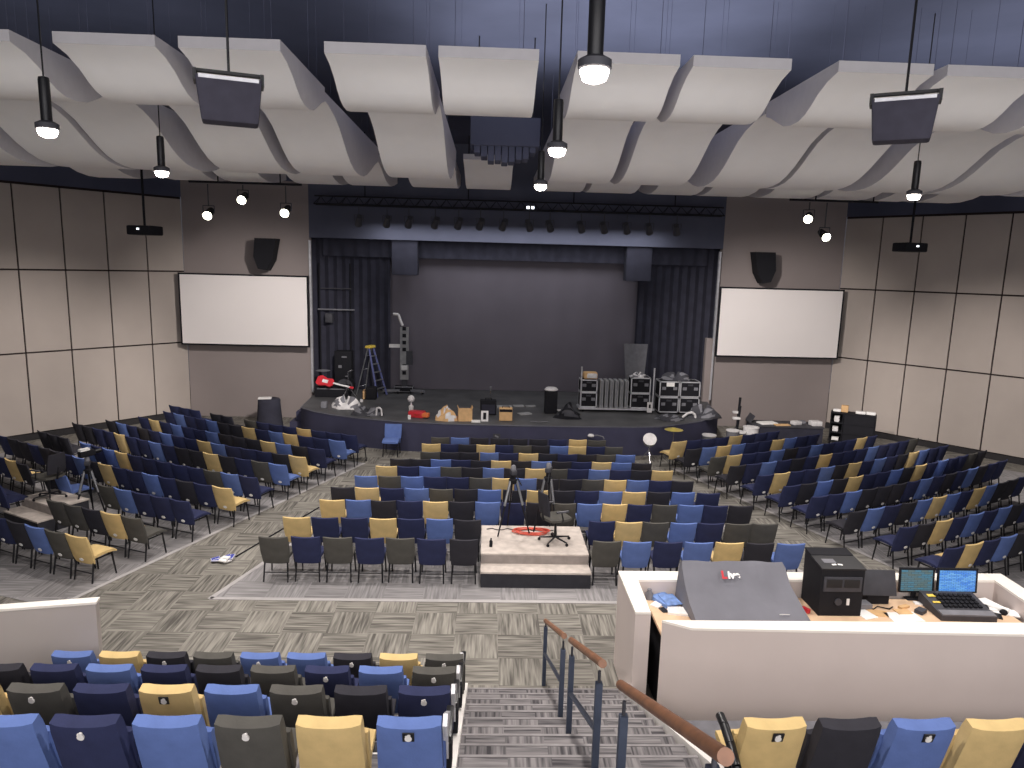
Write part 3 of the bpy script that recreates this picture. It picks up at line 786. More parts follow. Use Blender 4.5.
for s, x, m in (('L', -.20, 'red'), ('ive', -.115, 'paper')):
    o = bpy.data.objects.new('lettering', text_mesh(s, .14, m, .007)); COL.objects.link(o); o.parent = t
    o.location = (x, .18, .40); o.rotation_euler = (ang, 0, 0)
    o['label'] = 'logo lettering on the dust cover'
o = MB().box((0, 0, 0), (.13, .004, .016), 'paper').build('label_strip', t); o.location = (.46, -.30, .145); o.rotation_euler = (ang*.7, 0, 0)
# rack case
t = thing('rack_case', 'tall black equipment rack case with two dark display windows on the desk', 'rack case', (3.70, 8.62, DZ), 0)
mb = MB(); mb.extr([(-.26, 0), (.24, 0), (.26, .70), (-.26, .64)], 0, -.28, .28, 'black'); mb.build('case', t)
MB().box((0, -.10, .662), (.58, .34, .02), 'blackmetal', rot=(.115, 0, 0)).box((0, .17, .70), (.57, .2, .02), 'black', rot=(.115, 0, 0)).build('lid', t)
MB().box((0, -.265, .44), (.50, .02, .20), 'darkgrey', bev=.006).build('face_plate', t)
for x in (-.115, .115): MB().box((x, -.278, .455), (.20, .01, .11), 'blackgloss').build('display', t)
MB().box((.09, -.27, .20), (.035, .014, .085), 'paper').build('sticker', t)
MB().tube((-.04, -.26, .20), (-.04, -.285, .20), .045, 'darkgrey', 14).build('knob', t)
o = MB().box((-.07, .0, 0), (.16, .10, .004), 'midgrey').box((-.04, -.09, 0), (.06, .03, .005), 'paper', rot=(0, 0, .2)).box((.04, -.09, 0), (.06, .03, .005), 'paper', rot=(0, 0, -.2)).build('top_sticker', t)
o.location = (-.05, -.08, .678); o.rotation_euler = (.115, 0, 0)
# tilted screen
t = thing('covered_monitor', 'dark grey tilted flat monitor back beside the rack case', 'monitor', (4.40, 8.74, DZ))
MB().box((0, .0, .29), (.47, .04, .34), 'darkgrey', rot=(-.35, .02, 0), bev=.01).build('panel', t)
MB().box((0, .06, .07), (.3, .2, .14), 'black').build('stand', t)
# monitors
for x, w, sm, lab in ((5.0, .49, 'screenA', 'flat monitor showing a pale green and blue display, left of two on the desk'), (5.57, .56, 'screenB', 'flat monitor showing a bright blue display, right of two on the desk')):
    t = thing('computer_monitor', lab, 'monitor', (x, 8.84, DZ))
    MB().box((0, .02, .28), (w, .035, .345), 'black', rot=(-.1, 0, 0), bev=.008).build('housing', t)
    MB().box((-.01, -.003, .282), (w-.06, .012, .285), sm, rot=(-.1, 0, 0)).build('screen', t)
    MB().box((0, .05, .08), (.06, .03, .16), 'black').box((0, .02, .008), (.24, .10, .016), 'black').build('stand', t)
# lighting console
t = thing('lighting_console', 'black sloping lighting console with yellow labels in front of the monitors', 'control console', (5.36, 8.50, DZ), -.03)
mb = MB(); mb.extr([(-.26, 0), (.28, 0), (.28, .16), (-.12, .09), (-.26, .07)], 0, -.36, .36, 'darkgrey'); mb.build('chassis', t)
mb = MB()
for i in range(8):
    for j in range(4): mb.box((-.20+i*.065, -.06+j*.075, .118+j*.0135), (.045, .05, .02), 'black', rot=(.17, 0, 0))
mb.build('keypad', t)
o = MB().box((-.26, .16, .150), (.11, .05, .006), 'yellow', rot=(.17, 0, 0)).box((-.26, .02, .124), (.12, .035, .006), 'yellow', rot=(.17, 0, 0)).build('yellow_label', t)
MB().box((0, -.2, .085), (.70, .11, .02), 'midgrey', rot=(.12, 0, 0)).build('wrist_rest', t)
# desk clutter
def sheet(x, y, z, w, d, rz, m, label, name='paper_sheet', h=.006, cat='paper', grp=None):
    o = MB().box((0, 0, h/2), (w, d, h), m).build(name, None, (x, y, z), rz); tag(o, label, cat, grp)
sheet(1.50, 8.70, DZ, .24, .32, .5, 'bluepaper', 'blue and white printed folder at the left end of the booth desk', 'folder', .05)
sheet(1.55, 8.65, DZ+.051, .21, .29, .2, 'bluepaper', 'blue printed booklet lying on the folder at left', 'booklet', .012)
sheet(1.60, 8.42, DZ, .27, .2, -.2, 'paper', 'stack of white sheets beside the dust cover', 'paper_stack', .03)
sheet(1.42, 8.46, DZ, .08, .13, .3, 'blackgloss', 'small black phone on the desk left of the dust cover', 'phone', .012)
o = MB().lathe((0, 0, 0), [(.05, 0), (.055, .08), (.03, .11), (.03, .14)], 'midgrey', 12).build('cup', None, (1.30, 8.78, DZ)); tag(o, 'small grey cup at the far left desk corner', 'cup')
sheet(4.55, 8.34, DZ, .42, .26, .08, 'paper', 'large white sheet on the desk in front of the tilted monitor')
sheet(4.25, 8.45, DZ, .26, .18, -.3, 'card', 'brown card on the desk right of the rack case', 'card_sheet')
sheet(4.12, 8.60, DZ, .22, .15, .1, 'midgrey', 'grey box beside the rack case under the tilted monitor', 'small_box', .07, 'box')
sheet(4.85, 8.47, DZ, .14, .10, .6, 'darkgrey', 'small dark pouch left of the lighting console', 'pouch', .05, 'pouch')
sheet(4.70, 8.60, DZ, .16, .06, .4, 'card', 'tan marker box below the pale monitor', 'marker_box', .03, 'box')
sheet(5.92, 8.68, DZ, .26, .32, .25, 'paper', 'white paper pile at the right end of the desk', 'paper_stack', .03)
sheet(5.83, 8.42, DZ, .14, .2, -.5, 'blackgloss', 'black tablet right of the lighting console', 'tablet', .012, 'tablet')
o = MB().tube((0, 0, .04), (.26, -.26, .04), .035, 'paper', 10).build('paper_roll', None, (5.78, 8.72, DZ)); tag(o, 'rolled white paper at the right end of the desk', 'paper')
for k, (x, y, w, d, m, lab) in enumerate(((4.06, 8.42, .2, .28, 'paper', 'white sheet at the foot of the rack case, right side'), (4.62, 8.48, .2, .14, 'card', 'tan notepad between the white sheet and the lighting console'), (4.98, 8.72, .12, .09, 'paper', 'small white card below the pale monitor'), (6.02, 8.5, .3, .2, 'paper', 'loose white sheet at the right desk end'), (1.38, 8.62, .12, .2, 'paper', 'white leaflet beside the blue folder'))):
    sheet(x, y, DZ, w, d, .3-.25*k, m, lab, h=.010+.002*k)
o = MB().path([(-.2, .02, .012), (-.1, -.05, .012), (.0, .03, .012), (.12, -.04, .012), (.2, .02, .012)], .008, 'black', 5).build('desk_cable', None, (4.35, 8.58, DZ)); tag(o, 'short black cable on the desk below the tilted monitor', 'cable')
for k, (x, y) in enumerate(((5.80, 8.58), (5.96, 8.45))):
    o = MB().lathe((0, 0, 0), [(.04, 0), (.05, .03), (.03, .06), (.01, .065)], 'black', 10).build('cable_plug', None, (x, y, DZ)); tag(o, 'small black connector by the rolled paper, the %s one' % ('farther' if k == 0 else 'nearer'), 'connector')
for k, (x, y, m, nm) in enumerate(((3.30, 8.46, 'red', 'red'), (3.22, 8.68, 'paper', 'white'))):
    o = MB().box((0, 0, .03), (.05, .12, .06), m, bev=.01).build('small_packet', None, (x, y, DZ), .5); tag(o, '%s packet in the gap between dust cover and rack case' % nm, 'packet')

# ------------------------------------------------------------------ camera platforms
def platform(loc, rz, label, w=1.92, d=1.36):
    t = thing('camera_platform', label, 'platform', loc, rz)
    yc = .37+d/2
    MB().box((0, yc, .225), (w, d, .45), 'platside').build('main_box', t)
    MB().box((0, yc, .46), (w+.02, d+.02, .03), 'platcarpet').build('carpet_top', t)
    MB().box((0, .362, .36), (w+.01, .02, .18), 'platriser').build('riser', t)
    MB().box((0, .18, .13), (w, .36, .26), 'platside').build('step_box', t)
    MB().box((0, .18, .275), (w+.02, .38, .03), 'platcarpet').build('step_carpet', t)
    return t
platform((-.03, 11.47, .005), 0, 'carpeted two-level camera platform with dark front in the centre seating')
def office_chair(loc, rz, label, arm=True):
    t = thing('office_chair', label, 'chair', loc, rz)
    mb = MB()
    for k in range(5):
        a = 2*PI*k/5+.3
        mb.tube((0, 0, .10), (.30*math.cos(a), .30*math.sin(a), .065), .02, 'blackmetal', 6, .014)
    mb.build('star_base', t)
    for k in range(5):
        a = 2*PI*k/5+.3
        MB().tube((.30*math.cos(a)-.012, .30*math.sin(a), .028), (.30*math.cos(a)+.012, .30*math.sin(a), .028), .028, 'black', 10).build('caster', t)
    MB().tube((0, 0, .09), (0, 0, .44), .025, 'blackmetal', 10).build('gas_column', t)
    def st(u, v):
        r = .245; x = (u-.5)*2; y = (v-.5)*2
        k = 1-.12*(x*x*y*y)
        return (x*r*k, y*r*k, .47+.012*(x*x+y*y)), (0, 0, 1)
    MB().slab(st, 8, 8, .08, 'G').build('seat', t)
    def bk(u, v):
        x = (u-.5)*2; w = .20*(1-.35*max(0, v-.4)**2)
        return (x*w, -.27-.05*v+.03*x*x, .58+.42*v), (0, 1, .1)
    MB().slab(bk, 8, 7, .05, 'K').build('backrest', t)
    MB().path([(0, -.1, .45), (0, -.27, .47), (0, -.30, .72)], .02, 'blackmetal', 6).build('back_stem', t)
    if arm:
        for s in (-1, 1):
            MB().path([(s*.2, 0, .44), (s*.28, 0, .5), (s*.28, -.04, .66)], .014, 'blackmetal', 6).box((s*.28, -.02, .675), (.05, .26, .03), 'midgrey', bev=.01).build('armrest', t)
    return t
office_chair((.38, 12.42, .48), -1.15, 'dark swivel office chair with armrests on the centre camera platform')
def tripod(loc, rz, label, h=1.05, sp=.36, head='darkgrey', lean=False):
    t = thing('camera_tripod', label, 'tripod', loc, rz)
    for k in range(3):
        a = 2*PI*k/3+PI/2
        MB().tube((.06*math.cos(a), .06*math.sin(a), h), (sp*math.cos(a), sp*math.sin(a), .015), .022, 'black', 8, .014).tube((.07*math.cos(a), .07*math.sin(a), h), (.07*math.cos(a)+(sp-.06)*.45*math.cos(a), .07*math.sin(a)+(sp-.06)*.45*math.sin(a), h*.56), .026, 'steel', 8).build('leg', t)
    MB().lathe((0, 0, h-.06), [(.06, 0), (.085, .03), (.085, .08), (.05, .1), (.05, .17), (.03, .18)], 'black', 14).build('crown', t)
    MB().box((0, 0, h+.17), (.11, .2, .09), head, bev=.02).lathe((0, 0, h+.20), [(.05, 0), (.05, .07), (.03, .10)], 'midgrey', 12).build('fluid_head', t)
    MB().tube((.03, -.06, h+.14), (.07, -.38, h+.02), .012, 'black', 6).build('pan_handle', t)
    return t
tripod((-.42, 12.83, .48), .2, 'black camera tripod with silver legs, left one on the centre platform')
tripod((.26, 12.92, .48), -.3, 'black camera tripod with white-topped head, right one behind the swivel chair', 1.08, .26)
mb = MB()
pts = []
for k in range(60):
    a = k*2*PI/14; r = .26+.05*math.sin(k*.7); pts.append((r*math.cos(a)*1.2, r*math.sin(a)*.55, .012+.0007*k))
mb.path(pts, .011, 'cable_red', 5)
o = mb.build('cable_coil', None, (-.05, 12.85, .48)); tag(o, 'orange red cable coiled on the centre platform between the tripods', 'cable')
mb = MB(); pts = [(-.9+.1*k, .05*math.sin(k*1.9), .012) for k in range(14)]
mb.path(pts, .008, 'black', 5); o = mb.build('black_cable', None, (.0, 12.98, .48)); tag(o, 'thin black cable trailing along the rear of the centre platform', 'cable')
o = MB().lathe((0, 0, 0), [(.03, 0), (.032, .10), (.014, .13), (.014, .16)], 'black', 12).build('bottle', None, (-.82, 12.15, .48)); tag(o, 'small dark bottle standing on the centre platform front left', 'bottle')
# left platform
platform((-10.35, 13.83, .005), -.52, 'smaller carpeted camera platform with step among the left seating', 1.22, .66)
office_chair((-10.1, 14.42, .48), 1.2, 'dark swivel office chair on the left camera platform')
tripod((-9.35, 14.55, .005), .4, 'black camera tripod with video camera beside the left platform', 1.05, .36)
o = MB().box((0, 0, .06), (.13, .32, .13), 'black', bev=.02).tube((0, .15, .06), (0, .3, .06), .045, 'blackgloss', 12).box((0, -.05, .15), (.09, .2, .05), 'paper').build('video_camera', None, (-9.35, 14.55, 1.37), -.5); tag(o, 'video camera with white markings on the left tripod', 'camera')
# floor items in the left aisle
mb = MB(); a = Vector((-5.62, 12.62, .014)); b = Vector((-4.73, 15.39, .014))
mb.tube((0, 0, 0), b-a, .014, 'black', 6); o = mb.build('floor_cable', None, a); tag(o, 'straight black cable lying along the left aisle beside the centre block', 'cable')
mb = MB()
for k in range(7): mb.box((random.uniform(-.16, .16), random.uniform(-.09, .09), .03+.008*k), (.16, .09, .025), 'cloth_blue' if k % 3 else 'paper', rot=(random.uniform(-.2, .2), random.uniform(-.2, .2), random.uniform(0, 3)), bev=.008)
o = mb.build('crumpled_cloth', None, (-5.78, 12.42, .012)); tag(o, 'crumpled blue and white cloth on the left aisle floor', 'cloth')

# ------------------------------------------------------------------ stage equipment
S = .9
# step ladder
t = thing('step_ladder', 'blue fibreglass step ladder with yellow top standing on the stage left', 'ladder', (-5.1, 24.6, S+.02), 1.15)
mb = MB()
for s in (-1, 1): mb.tube((s*.13, -.03, 1.68), (s*.30, -.48, 0), .035, 'ladderblue', 6)
mb.build('front_rail', t)
mb = MB()
for s in (-1, 1): mb.tube((s*.11, .03, 1.68), (s*.26, .42, 0), .022, 'steel', 6)
for z in (.3, .9, 1.4):
    w = .26-.15*z/1.68; y = .42-.39*z/1.68; mb.tube((-w, y, z), (w, y, z), .012, 'steel', 6)
mb.build('rear_frame', t)
for k in range(5):
    z = .28*(k+1); w = .30-.17*z/1.68; y = -.48+.45*z/1.68
    MB().box((0, y, z), (2*w, .09, .03), 'steel').build('tread', t)
MB().box((0, 0, 1.72), (.36, .2, .09), 'yellow', bev=.02).build('top_cap', t)
o = MB().box((0, 0, .22), (.36, .32, .44), 'black', bev=.05).box((-.25, 0, .16), (.1, .26, .32), 'card', bev=.02).build('equipment_bag', None, (-4.95, 23.9, S)); tag(o, 'black equipment bag with brown side standing below the step ladder', 'bag')
t = thing('equipment_rack', 'tall black rack with small white markings at the dark left end of the stage', 'rack', (-6.15, 25.2, S))
MB().box((0, 0, .75), (.6, .4, 1.5), 'black', bev=.01).build('cabinet', t)
for x, z, w, h in ((.05, 1.3, .18, .06), (-.1, .95, .12, .1), (.12, .6, .08, .05)): MB().box((x, -.205, z), (w, .012, h), 'midgrey').build('marking', t)
t = thing('bass_drum', 'dark round drum lying on its side left of the step ladder', 'drum', (-6.0, 24.75, S))
MB().tube((0, -.2, .3), (0, .2, .3), .3, 'black', 22).build('shell', t); MB().tube((0, -.2, .3), (0, -.215, .3), .28, 'darkgrey', 22).build('head', t)
for sx in (-1, 1): MB().tube((sx*.22, -.1, .12), (sx*.34, -.18, .0), .012, 'chrome', 6).build('leg', t)
t = thing('ride_cymbal', 'grey cymbal on a thin stand behind the red guitar', 'cymbal', (-6.82, 24.82, S))
MB().lathe((0, 0, .82), [(.26, 0), (.18, .02), (.05, .035), (.01, .05)], 'midgrey', 22).build('cymbal', t); MB().tube((0, 0, .1), (0, 0, .88), .012, 'chrome', 6).build('shaft', t)
for k in range(3):
    a = k*2.09; MB().tube((0, 0, .3), (.2*math.cos(a), .2*math.sin(a), .01), .011, 'chrome', 6).build('leg', t)
# material lift
t = thing('equipment_lift', 'pale perforated mast of a portable lift standing before the grey backdrop', 'lift', (-4.0, 25.2, S))
mb = MB().box((.02, 0, 1.45), (.30, .12, 1.9), 'greypanel').box((.02, .02, .4), (.2, .1, .5), 'darkgrey')
for z in (.75, 1.0, 1.6, 1.85, 2.1, 2.35): mb.box((.02, -.065, z), (.13, .02, .13), 'black')
mb.build('mast', t)
MB().path([(-.38, 0, 2.86), (-.2, 0, 2.85), (-.12, 0, 2.62), (-.05, 0, 2.45)], .05, 'drumwhite', 8).build('boom', t)
MB().box((-.25, 0, 1.72), (.55, .1, .12), 'drumwhite').box((.2, 0, 1.3), (.22, .14, .5), 'darkgrey').box((.02, -.08, .95), (.2, .06, .16), 'drumwhite').build('carriage', t)
MB().box((-.3, -.15, .12), (.9, .1, .08), 'midgrey', rot=(0, 0, .3)).box((.4, -.15, .12), (.8, .1, .08), 'midgrey', rot=(0, 0, -.35)).box((0, 0, .16), (.7, .3, .2), 'black', bev=.03).build('base', t)
for x in (-.65, -.2, .25, .7):
    MB().tube((x, -.2, .045), (x, -.15, .045), .045, 'black', 10).build('wheel', t)
# red guitar on a stand + keyboard
t = thing('red_guitar', 'glossy red guitar lying tilted on a case at the left stage edge', 'guitar', (-6.3, 23.95, S+.50), 0)
t.rotation_euler = (.85, .2, -.12)
mb = MB(); mb.prism([(-.55, -.12), (-.48, -.18), (-.40, -.20), (-.3, -.17), (-.2, -.14), (-.1, -.16), (-.02, -.15), (.05, -.05), (.05, .05), (0, .14), (-.06, .16), (-.2, .13), (-.3, .17), (-.40, .20), (-.48, .18), (-.55, .12)], .0, .06, 'red'); mb.build('body', t)
MB().box((.33, 0, .06), (.6, .055, .03), 'drumwhite').build('neck', t); MB().box((.69, 0, .06), (.15, .08, .02), 'red').build('headstock', t)
MB().box((-.25, 0, .065), (.2, .12, .01), 'drumwhite').build('pickguard', t)
t = thing('equipment_case', 'dark equipment case under the red guitar at the left stage edge', 'case', (-6.35, 24.3, S))
MB().box((0, 0, .2), (1.15, .5, .40), 'black', bev=.02).build('body', t); MB().box((0, -.255, .3), (1.0, .02, .03), 'midgrey').build('trim', t)
t = thing('drum_stand', 'folded chrome drum hardware stand left of the step ladder', 'stand', (-5.75, 23.9, S))
for k in range(3):
    a = k*2.1; MB().tube((0, 0, .45), (.3*math.cos(a), .3*math.sin(a), .012), .013, 'chrome', 6).build('leg', t)
MB().tube((0, 0, .3), (0, 0, .95), .014, 'chrome', 6).build('shaft', t); MB().tube((0, 0, .93), (.15, -.05, 1.0), .02, 'chrome', 6).build('clamp', t)
def heap(name, loc, m, r, h, label, cat, n=9, m2=None, seed=1):
    """crumpled pile: one lumpy folded surface"""
    rr = random.Random(seed); mb = MB(); NU, NV = 22, 8
    ph = [(rr.uniform(0, 6.3), rr.uniform(2, 6), rr.uniform(0, 6.3)) for _ in range(5)]
    V = []; F1 = []; F2 = []
    for jv in range(NV):
        tv = jv/(NV-1)
        for iu in range(NU):
            a = 2*PI*iu/NU
            w = sum(math.sin(p[0]+round(p[1])*a+p[2]*tv*1.5) for p in ph)/5
            rad = r*(1.0-.85*tv**1.6)*(1+.42*w)+rr.uniform(-.03, .03)*r
            z = h*math.sin(tv*PI/2)*(1+.45*w*tv)*(.75+.35*math.sin(2*a+ph[0][0])) + rr.uniform(-.04, .04)*h*tv
            V.append((rad*math.cos(a), .75*rad*math.sin(a), max(0.0, z) if jv else 0.0))
    for jv in range(NV-1):
        for iu in range(NU):
            q = (jv*NU+iu, jv*NU+(iu+1) % NU, (jv+1)*NU+(iu+1) % NU, (jv+1)*NU+iu)
            (F2 if (m2 and math.sin(iu*.9+seed)+math.sin(jv*1.7+iu*.35) > .55) else F1).append(q)
    F1.append(tuple((NV-1)*NU+k for k in range(NU))); F1.append(tuple(reversed(range(NU))))
    mb.bm.verts.ensure_lookup_table(); vs = [mb.bm.verts.new(v) for v in V]
    for F, mm in ((F1, m), (F2, m2)):
        for f in F:
            fc = mb.bm.faces.new([vs[k] for k in f]); fc.material_index = mb.mi(mm); fc.smooth = True
    o = mb.build(name, None, loc); tag(o, label, cat); return o
heap('cloth_heap', (-5.5, 22.35, S), 'drumwhite', .42, .36, 'heap of crumpled white cloth near the left stage edge', 'cloth', 12, 'midgrey', 3)
heap('cable_heap', (-4.65, 21.3, S), 'darkgrey', .38, .26, 'heap of grey bags and cable near the stage front left', 'bag', 11, 'midgrey', 4)
o = MB().path([(0, 0, .03), (.02, 0, .25), (.1, -.02, .28), (.16, -.02, .22), (.18, -.05, .03)], .03, 'drumwhite', 8).build('white_hose', None, (-4.35, 21.15, S)); tag(o, 'bent white pipe beside the grey bags at the stage front', 'pipe')
o = MB().box((0, 0, .1), (.18, .22, .2), 'midgrey', bev=.03).build('small_speaker', None, (-6.2, 22.3, S)); tag(o, 'small grey monitor box at the left stage rim', 'speaker')
for k, (x, y) in enumerate(((-5.55, 23.0), (-5.35, 23.15), (-5.2, 23.35), (-5.65, 23.3))):
    o = MB().lathe((0, 0, 0), [(.05, 0), (.06, .04), (.05, .09), (.01, .1)], 'drumwhite', 10).build('white_lamp', None, (x, y, S)); tag(o, 'small round white item on the stage floor, %s of four beside the ladder' % ORD[k], 'lamp', 'small white items by the ladder')
t = thing('tool_bag', 'red and orange tool bag lying open near the stage front', 'bag', (-3.1, 21.15, S), -.25)
MB().box((0, 0, .1), (.5, .3, .2), 'red', bev=.05).build('body', t); MB().box((.16, -.06, .1), (.5, .18, .14), 'orange', bev=.04).build('flap', t)
o = MB().lathe((0, 0, 0), [(.07, 0), (.08, .22), (.03, .26), (.03, .34), (.10, .38), (.12, .46), (.08, .54), (.02, .57)], 'drumwhite', 12).build('white_lamp_post', None, (-3.35, 21.75, S)); tag(o, 'small white globe lamp standing behind the red tool bag', 'lamp')
o = MB().box((0, 0, .12), (.14, .14, .24), 'paper').build('small_white_box', None, (-3.3, 20.85, S)); o.scale = (.6, .6, .5); tag(o, 'tiny white box at the stage front left of the tool bag', 'box')
heap('canvas_bag', (-2.16, 20.85, S), 'card', .34, .40, 'beige canvas bag slumped at the stage front centre', 'bag', 9, 'drumwhite', 5)
t = thing('cardboard_box', 'open cardboard box beside the beige bag at the stage front', 'box', (-1.62, 20.85, S), .1)
MB().box((0, 0, .17), (.42, .34, .34), 'card').build('body', t); MB().box((-.2, 0, .38), (.02, .34, .12), 'card', rot=(0, -.4, 0)).box((.2, 0, .38), (.02, .34, .12), 'card', rot=(0, .4, 0)).build('flap', t)
o = MB().box((0, 0, .02), (.26, .2, .04), 'paper').build('white_pad', None, (-1.28, 20.65, S)); tag(o, 'flat white pad on the stage rim beside the cardboard box', 'pad')
o = MB().box((0, 0, .16), (.22, .06, .32), 'drumwhite', rot=(-.15, 0, 0)).box((0, -.04, .17), (.09, .03, .2), 'black', rot=(-.15, 0, 0)).build('small_sign', None, (-1.02, 20.75, S)); tag(o, 'small white framed panel with dark centre leaning at the stage front', 'sign')
t = thing('guitar_amplifier', 'black square guitar amplifier standing near the stage front', 'amplifier', (-.92, 21.75, S), .05)
MB().box((0, 0, .24), (.5, .3, .47), 'black', bev=.02).build('cabinet', t); MB().box((0, -.155, .2), (.42, .01, .3), 'curtain').build('grille', t)
MB().path([(-.1, 0, .47), (-.1, 0, .52), (.1, 0, .52), (.1, 0, .47)], .012, 'black', 6).build('handle', t)
o = MB().tube((0, 0, 0), (0, 0, .72), .014, 'chrome', 6).tube((0, 0, .68), (0, -.05, .80), .035, 'midgrey', 8).lathe((0, 0, 0), [(.12, 0), (.12, .02), (.02, .03)], 'black', 12).build('microphone_stand', None, (-.85, 22.3, S)); tag(o, 'short microphone stand behind the black amplifier', 'stand')
t = thing('wooden_amplifier', 'small tan amplifier box with dark band near the stage front centre', 'amplifier', (-.38, 20.95, S))
MB().box((0, 0, .2), (.40, .28, .38), 'card', bev=.015).build('cabinet', t); MB().box((0, -.145, .33), (.38, .015, .08), 'black').build('control_panel', t)
MB().path([(-.1, 0, .39), (-.1, 0, .44), (.1, 0, .44), (.1, 0, .39)], .012, 'black', 6).build('handle', t)
for k, (x, y, w, d) in enumerate(((-.38, 22.9, .5, .3), (.1, 23.1, .36, .2), (.5, 23.1, .34, .16), (.25, 21.85, .42, .22))):
    o = MB().box((0, 0, .02), (w, d, .03), 'greypanel', rot=(.06, 0, .15*k)).build('paper_sheet', None, (x, y, S+.005)); tag(o, 'pale sheet lying on the dark stage floor, %s from the amplifier' % ORD[k], 'paper', 'pale sheets on the stage floor')
t = thing('waste_bin', 'tall black waste bin with white liner on the stage', 'bin', (1.1, 22.2, S))
MB().box((0, 0, .37), (.40, .36, .74), 'black', bev=.03).build('body', t); MB().lathe((0, 0, .735), [(.2, 0), (.23, .03), (.17, .10), (.05, .09)], 'drumwhite', 9).build('liner', t)
heap('bag_heap', (1.6, 21.5, S), 'black', .42, .42, 'heap of dark bags near the front of the stage, left of the cart', 'bag', 11, 'darkgrey', 6)
o = MB().box((0, 0, .02), (.5, .12, .04), 'drumwhite', rot=(0, .1, .1)).build('white_cloth_strip', None, (1.5, 22.4, S+.02)); tag(o, 'pale strip of cloth behind the dark bags', 'cloth')
mb = MB()
for k in range(5): mb.tube((.12*k, .06*math.sin(k*2), .015), (.12*k+.12, .06*math.sin(k*2+2), .015), .014, 'midgrey', 5)
o = mb.build('cable', None, (.35, 20.75, S)); tag(o, 'grey cable lying along the stage front centre', 'cable')
# cart with uprights
t = thing('stage_cart', 'long flat steel cart with two uprights carrying cases and grey panels', 'cart', (3.3, 22.75, S))
MB().box((0, 0, .11), (2.5, .62, .05), 'alu').build('deck', t)
for x, y in ((-1.2, -.3), (1.18, -.3)):
    MB().tube((x, y, .1), (x, y, 1.5), .028, 'alu', 8).build('upright', t)
for x in (-1.1, 1.1):
    for y in (-.22, .22): MB().tube((x-.02, y, .045), (x+.02, y, .045), .045, 'black', 10).build('caster', t)
MB().box((1.08, -.33, .2), (.16, .03, .34), 'drumwhite').box((1.08, -.35, .24), (.06, .02, .12), 'black').build('number_plate', t)
def road_case(loc, w, d, h, label, grp=None, lid=.0, rows=1):
    t = thing('road_case', label, 'case', loc, 0, grp)
    MB().box((0, 0, h/2), (w-.01, d-.01, h-.01), 'black').build('body', t)
    mb = MB(); e = .035
    for sx in (-1, 1):
        for sy in (-1, 1): mb.box((sx*(w/2-e/2), sy*(d/2-e/2), h/2), (e, e, h), 'alu')
        for z in (e/2, h-e/2): mb.box((sx*(w/2-e/2), 0, z), (e, d, e), 'alu')
    for sy in (-1, 1):
        for z in (e/2, h-e/2): mb.box((0, sy*(d/2-e/2), z), (w, e, e), 'alu')
    mb.build('aluminium_edges', t)
    for sx in (-.28, .28): MB().box((sx*w, -d/2-.005, h*.55), (.13, .02, .10), 'midgrey', bev=.006).build('latch', t)
    MB().box((0, -d/2-.006, h*.78), (.16, .02, .05), 'darkgrey').build('handle', t)
    return t
CZ = S+.137
road_case((2.37, 22.80, CZ), .56, .52, .50, 'black aluminium-edged case, lower of two at the left end of the cart', 'cases on the cart')
road_case((2.37, 22.80, CZ+.502), .56, .52, .42, 'black aluminium-edged case, upper of two at the left end of the cart', 'cases on the cart')
t = thing('folded_canvas', 'tan and white folded canvas on top of the left cart cases', 'cloth', (2.42, 22.75, CZ+.924))
MB().box((0, 0, .12), (.46, .36, .22), 'card', bev=.06).build('bundle', t); MB().box((.04, -.04, .12), (.34, .38, .16), 'drumwhite', bev=.05).build('wrap', t)
for k in range(6):
    o = MB().box((0, 0, .45), (.11, .5, .90), 'greypanel', bev=.012).box((0, -.252, .45), (.05, .01, .84), 'midgrey').build('stage_riser', None, (2.80+.166*k, 22.80, CZ)); tag(o, 'grey panel standing on edge on the cart, %s from left of six' % ORD[k], 'panel', 'grey panels on the cart')
road_case((4.08, 22.80, CZ), .66, .52, .50, 'black aluminium-edged case, lower of two at the right end of the cart', 'cases on the cart')
road_case((4.08, 22.80, CZ+.502), .66, .52, .52, 'black aluminium-edged case, upper of two at the right end of the cart', 'cases on the cart')
heap('cloth_bundle', (4.02, 22.75, CZ+1.024), 'drumwhite', .26, .13, 'pale cloth bundle on top of the right cart cases', 'cloth', 8, 'midgrey', 8)
for i, x in enumerate((4.98, 5.66)):
    for j in range(2):
        road_case((x, 22.62, S+.06+.52*j), .66, .6, .51, 'black road case with bright metal edges, %s %s of the four-case stack' % (('lower', 'upper')[j], ('left', 'right')[i]), 'stacked road cases')
    o = MB().box((0, 0, .03), (.62, .56, .03), 'black').box((-.25, .2, .008), (.06, .06, .016), 'black').box((.25, -.2, .008), (.06, .06, .016), 'black').box((.25, .2, .008), (.06, .06, .016), 'black').box((-.25, -.2, .008), (.06, .06, .016), 'black').build('case_dolly', None, (x, 22.62, S+.005)); tag(o, 'low black dolly under the %s stack of road cases' % ('left', 'right')[i], 'dolly')
o = MB().box((0, 0, 0), (.26, .01, .13), 'paper').build('paper_label', None, (5.0, 22.305, S+.06+.52+.41)); tag(o, 'white paper label stuck on the upper left road case', 'label')
heap('cable_bundle', (5.3, 22.85, S+1.092), 'darkgrey', .5, .2, 'dark cables heaped on the stacked road cases', 'cable', 12, 'midgrey', 9)
o = MB().box((0, 0, .7), (.85, .04, 1.35), 'midgrey', rot=(-.1, .0, 0), taper=(.75, 1)).build('grey_sheet', None, (4.2, 24.2, S+.72)); tag(o, 'tapered grey sheet panel standing behind the right cart cases', 'panel')
o = MB().box((0, 0, .36), (.5, .4, .72), 'black').build('tall_flight_case', None, (4.2, 24.2, S)); tag(o, 'tall dark case supporting the grey sheet behind the cart', 'case')
t = thing('drum_shield', 'dark cable ramp and bag pile beside the road cases at the right stage rim', 'bag', (5.9, 21.9, S))
mb = MB()
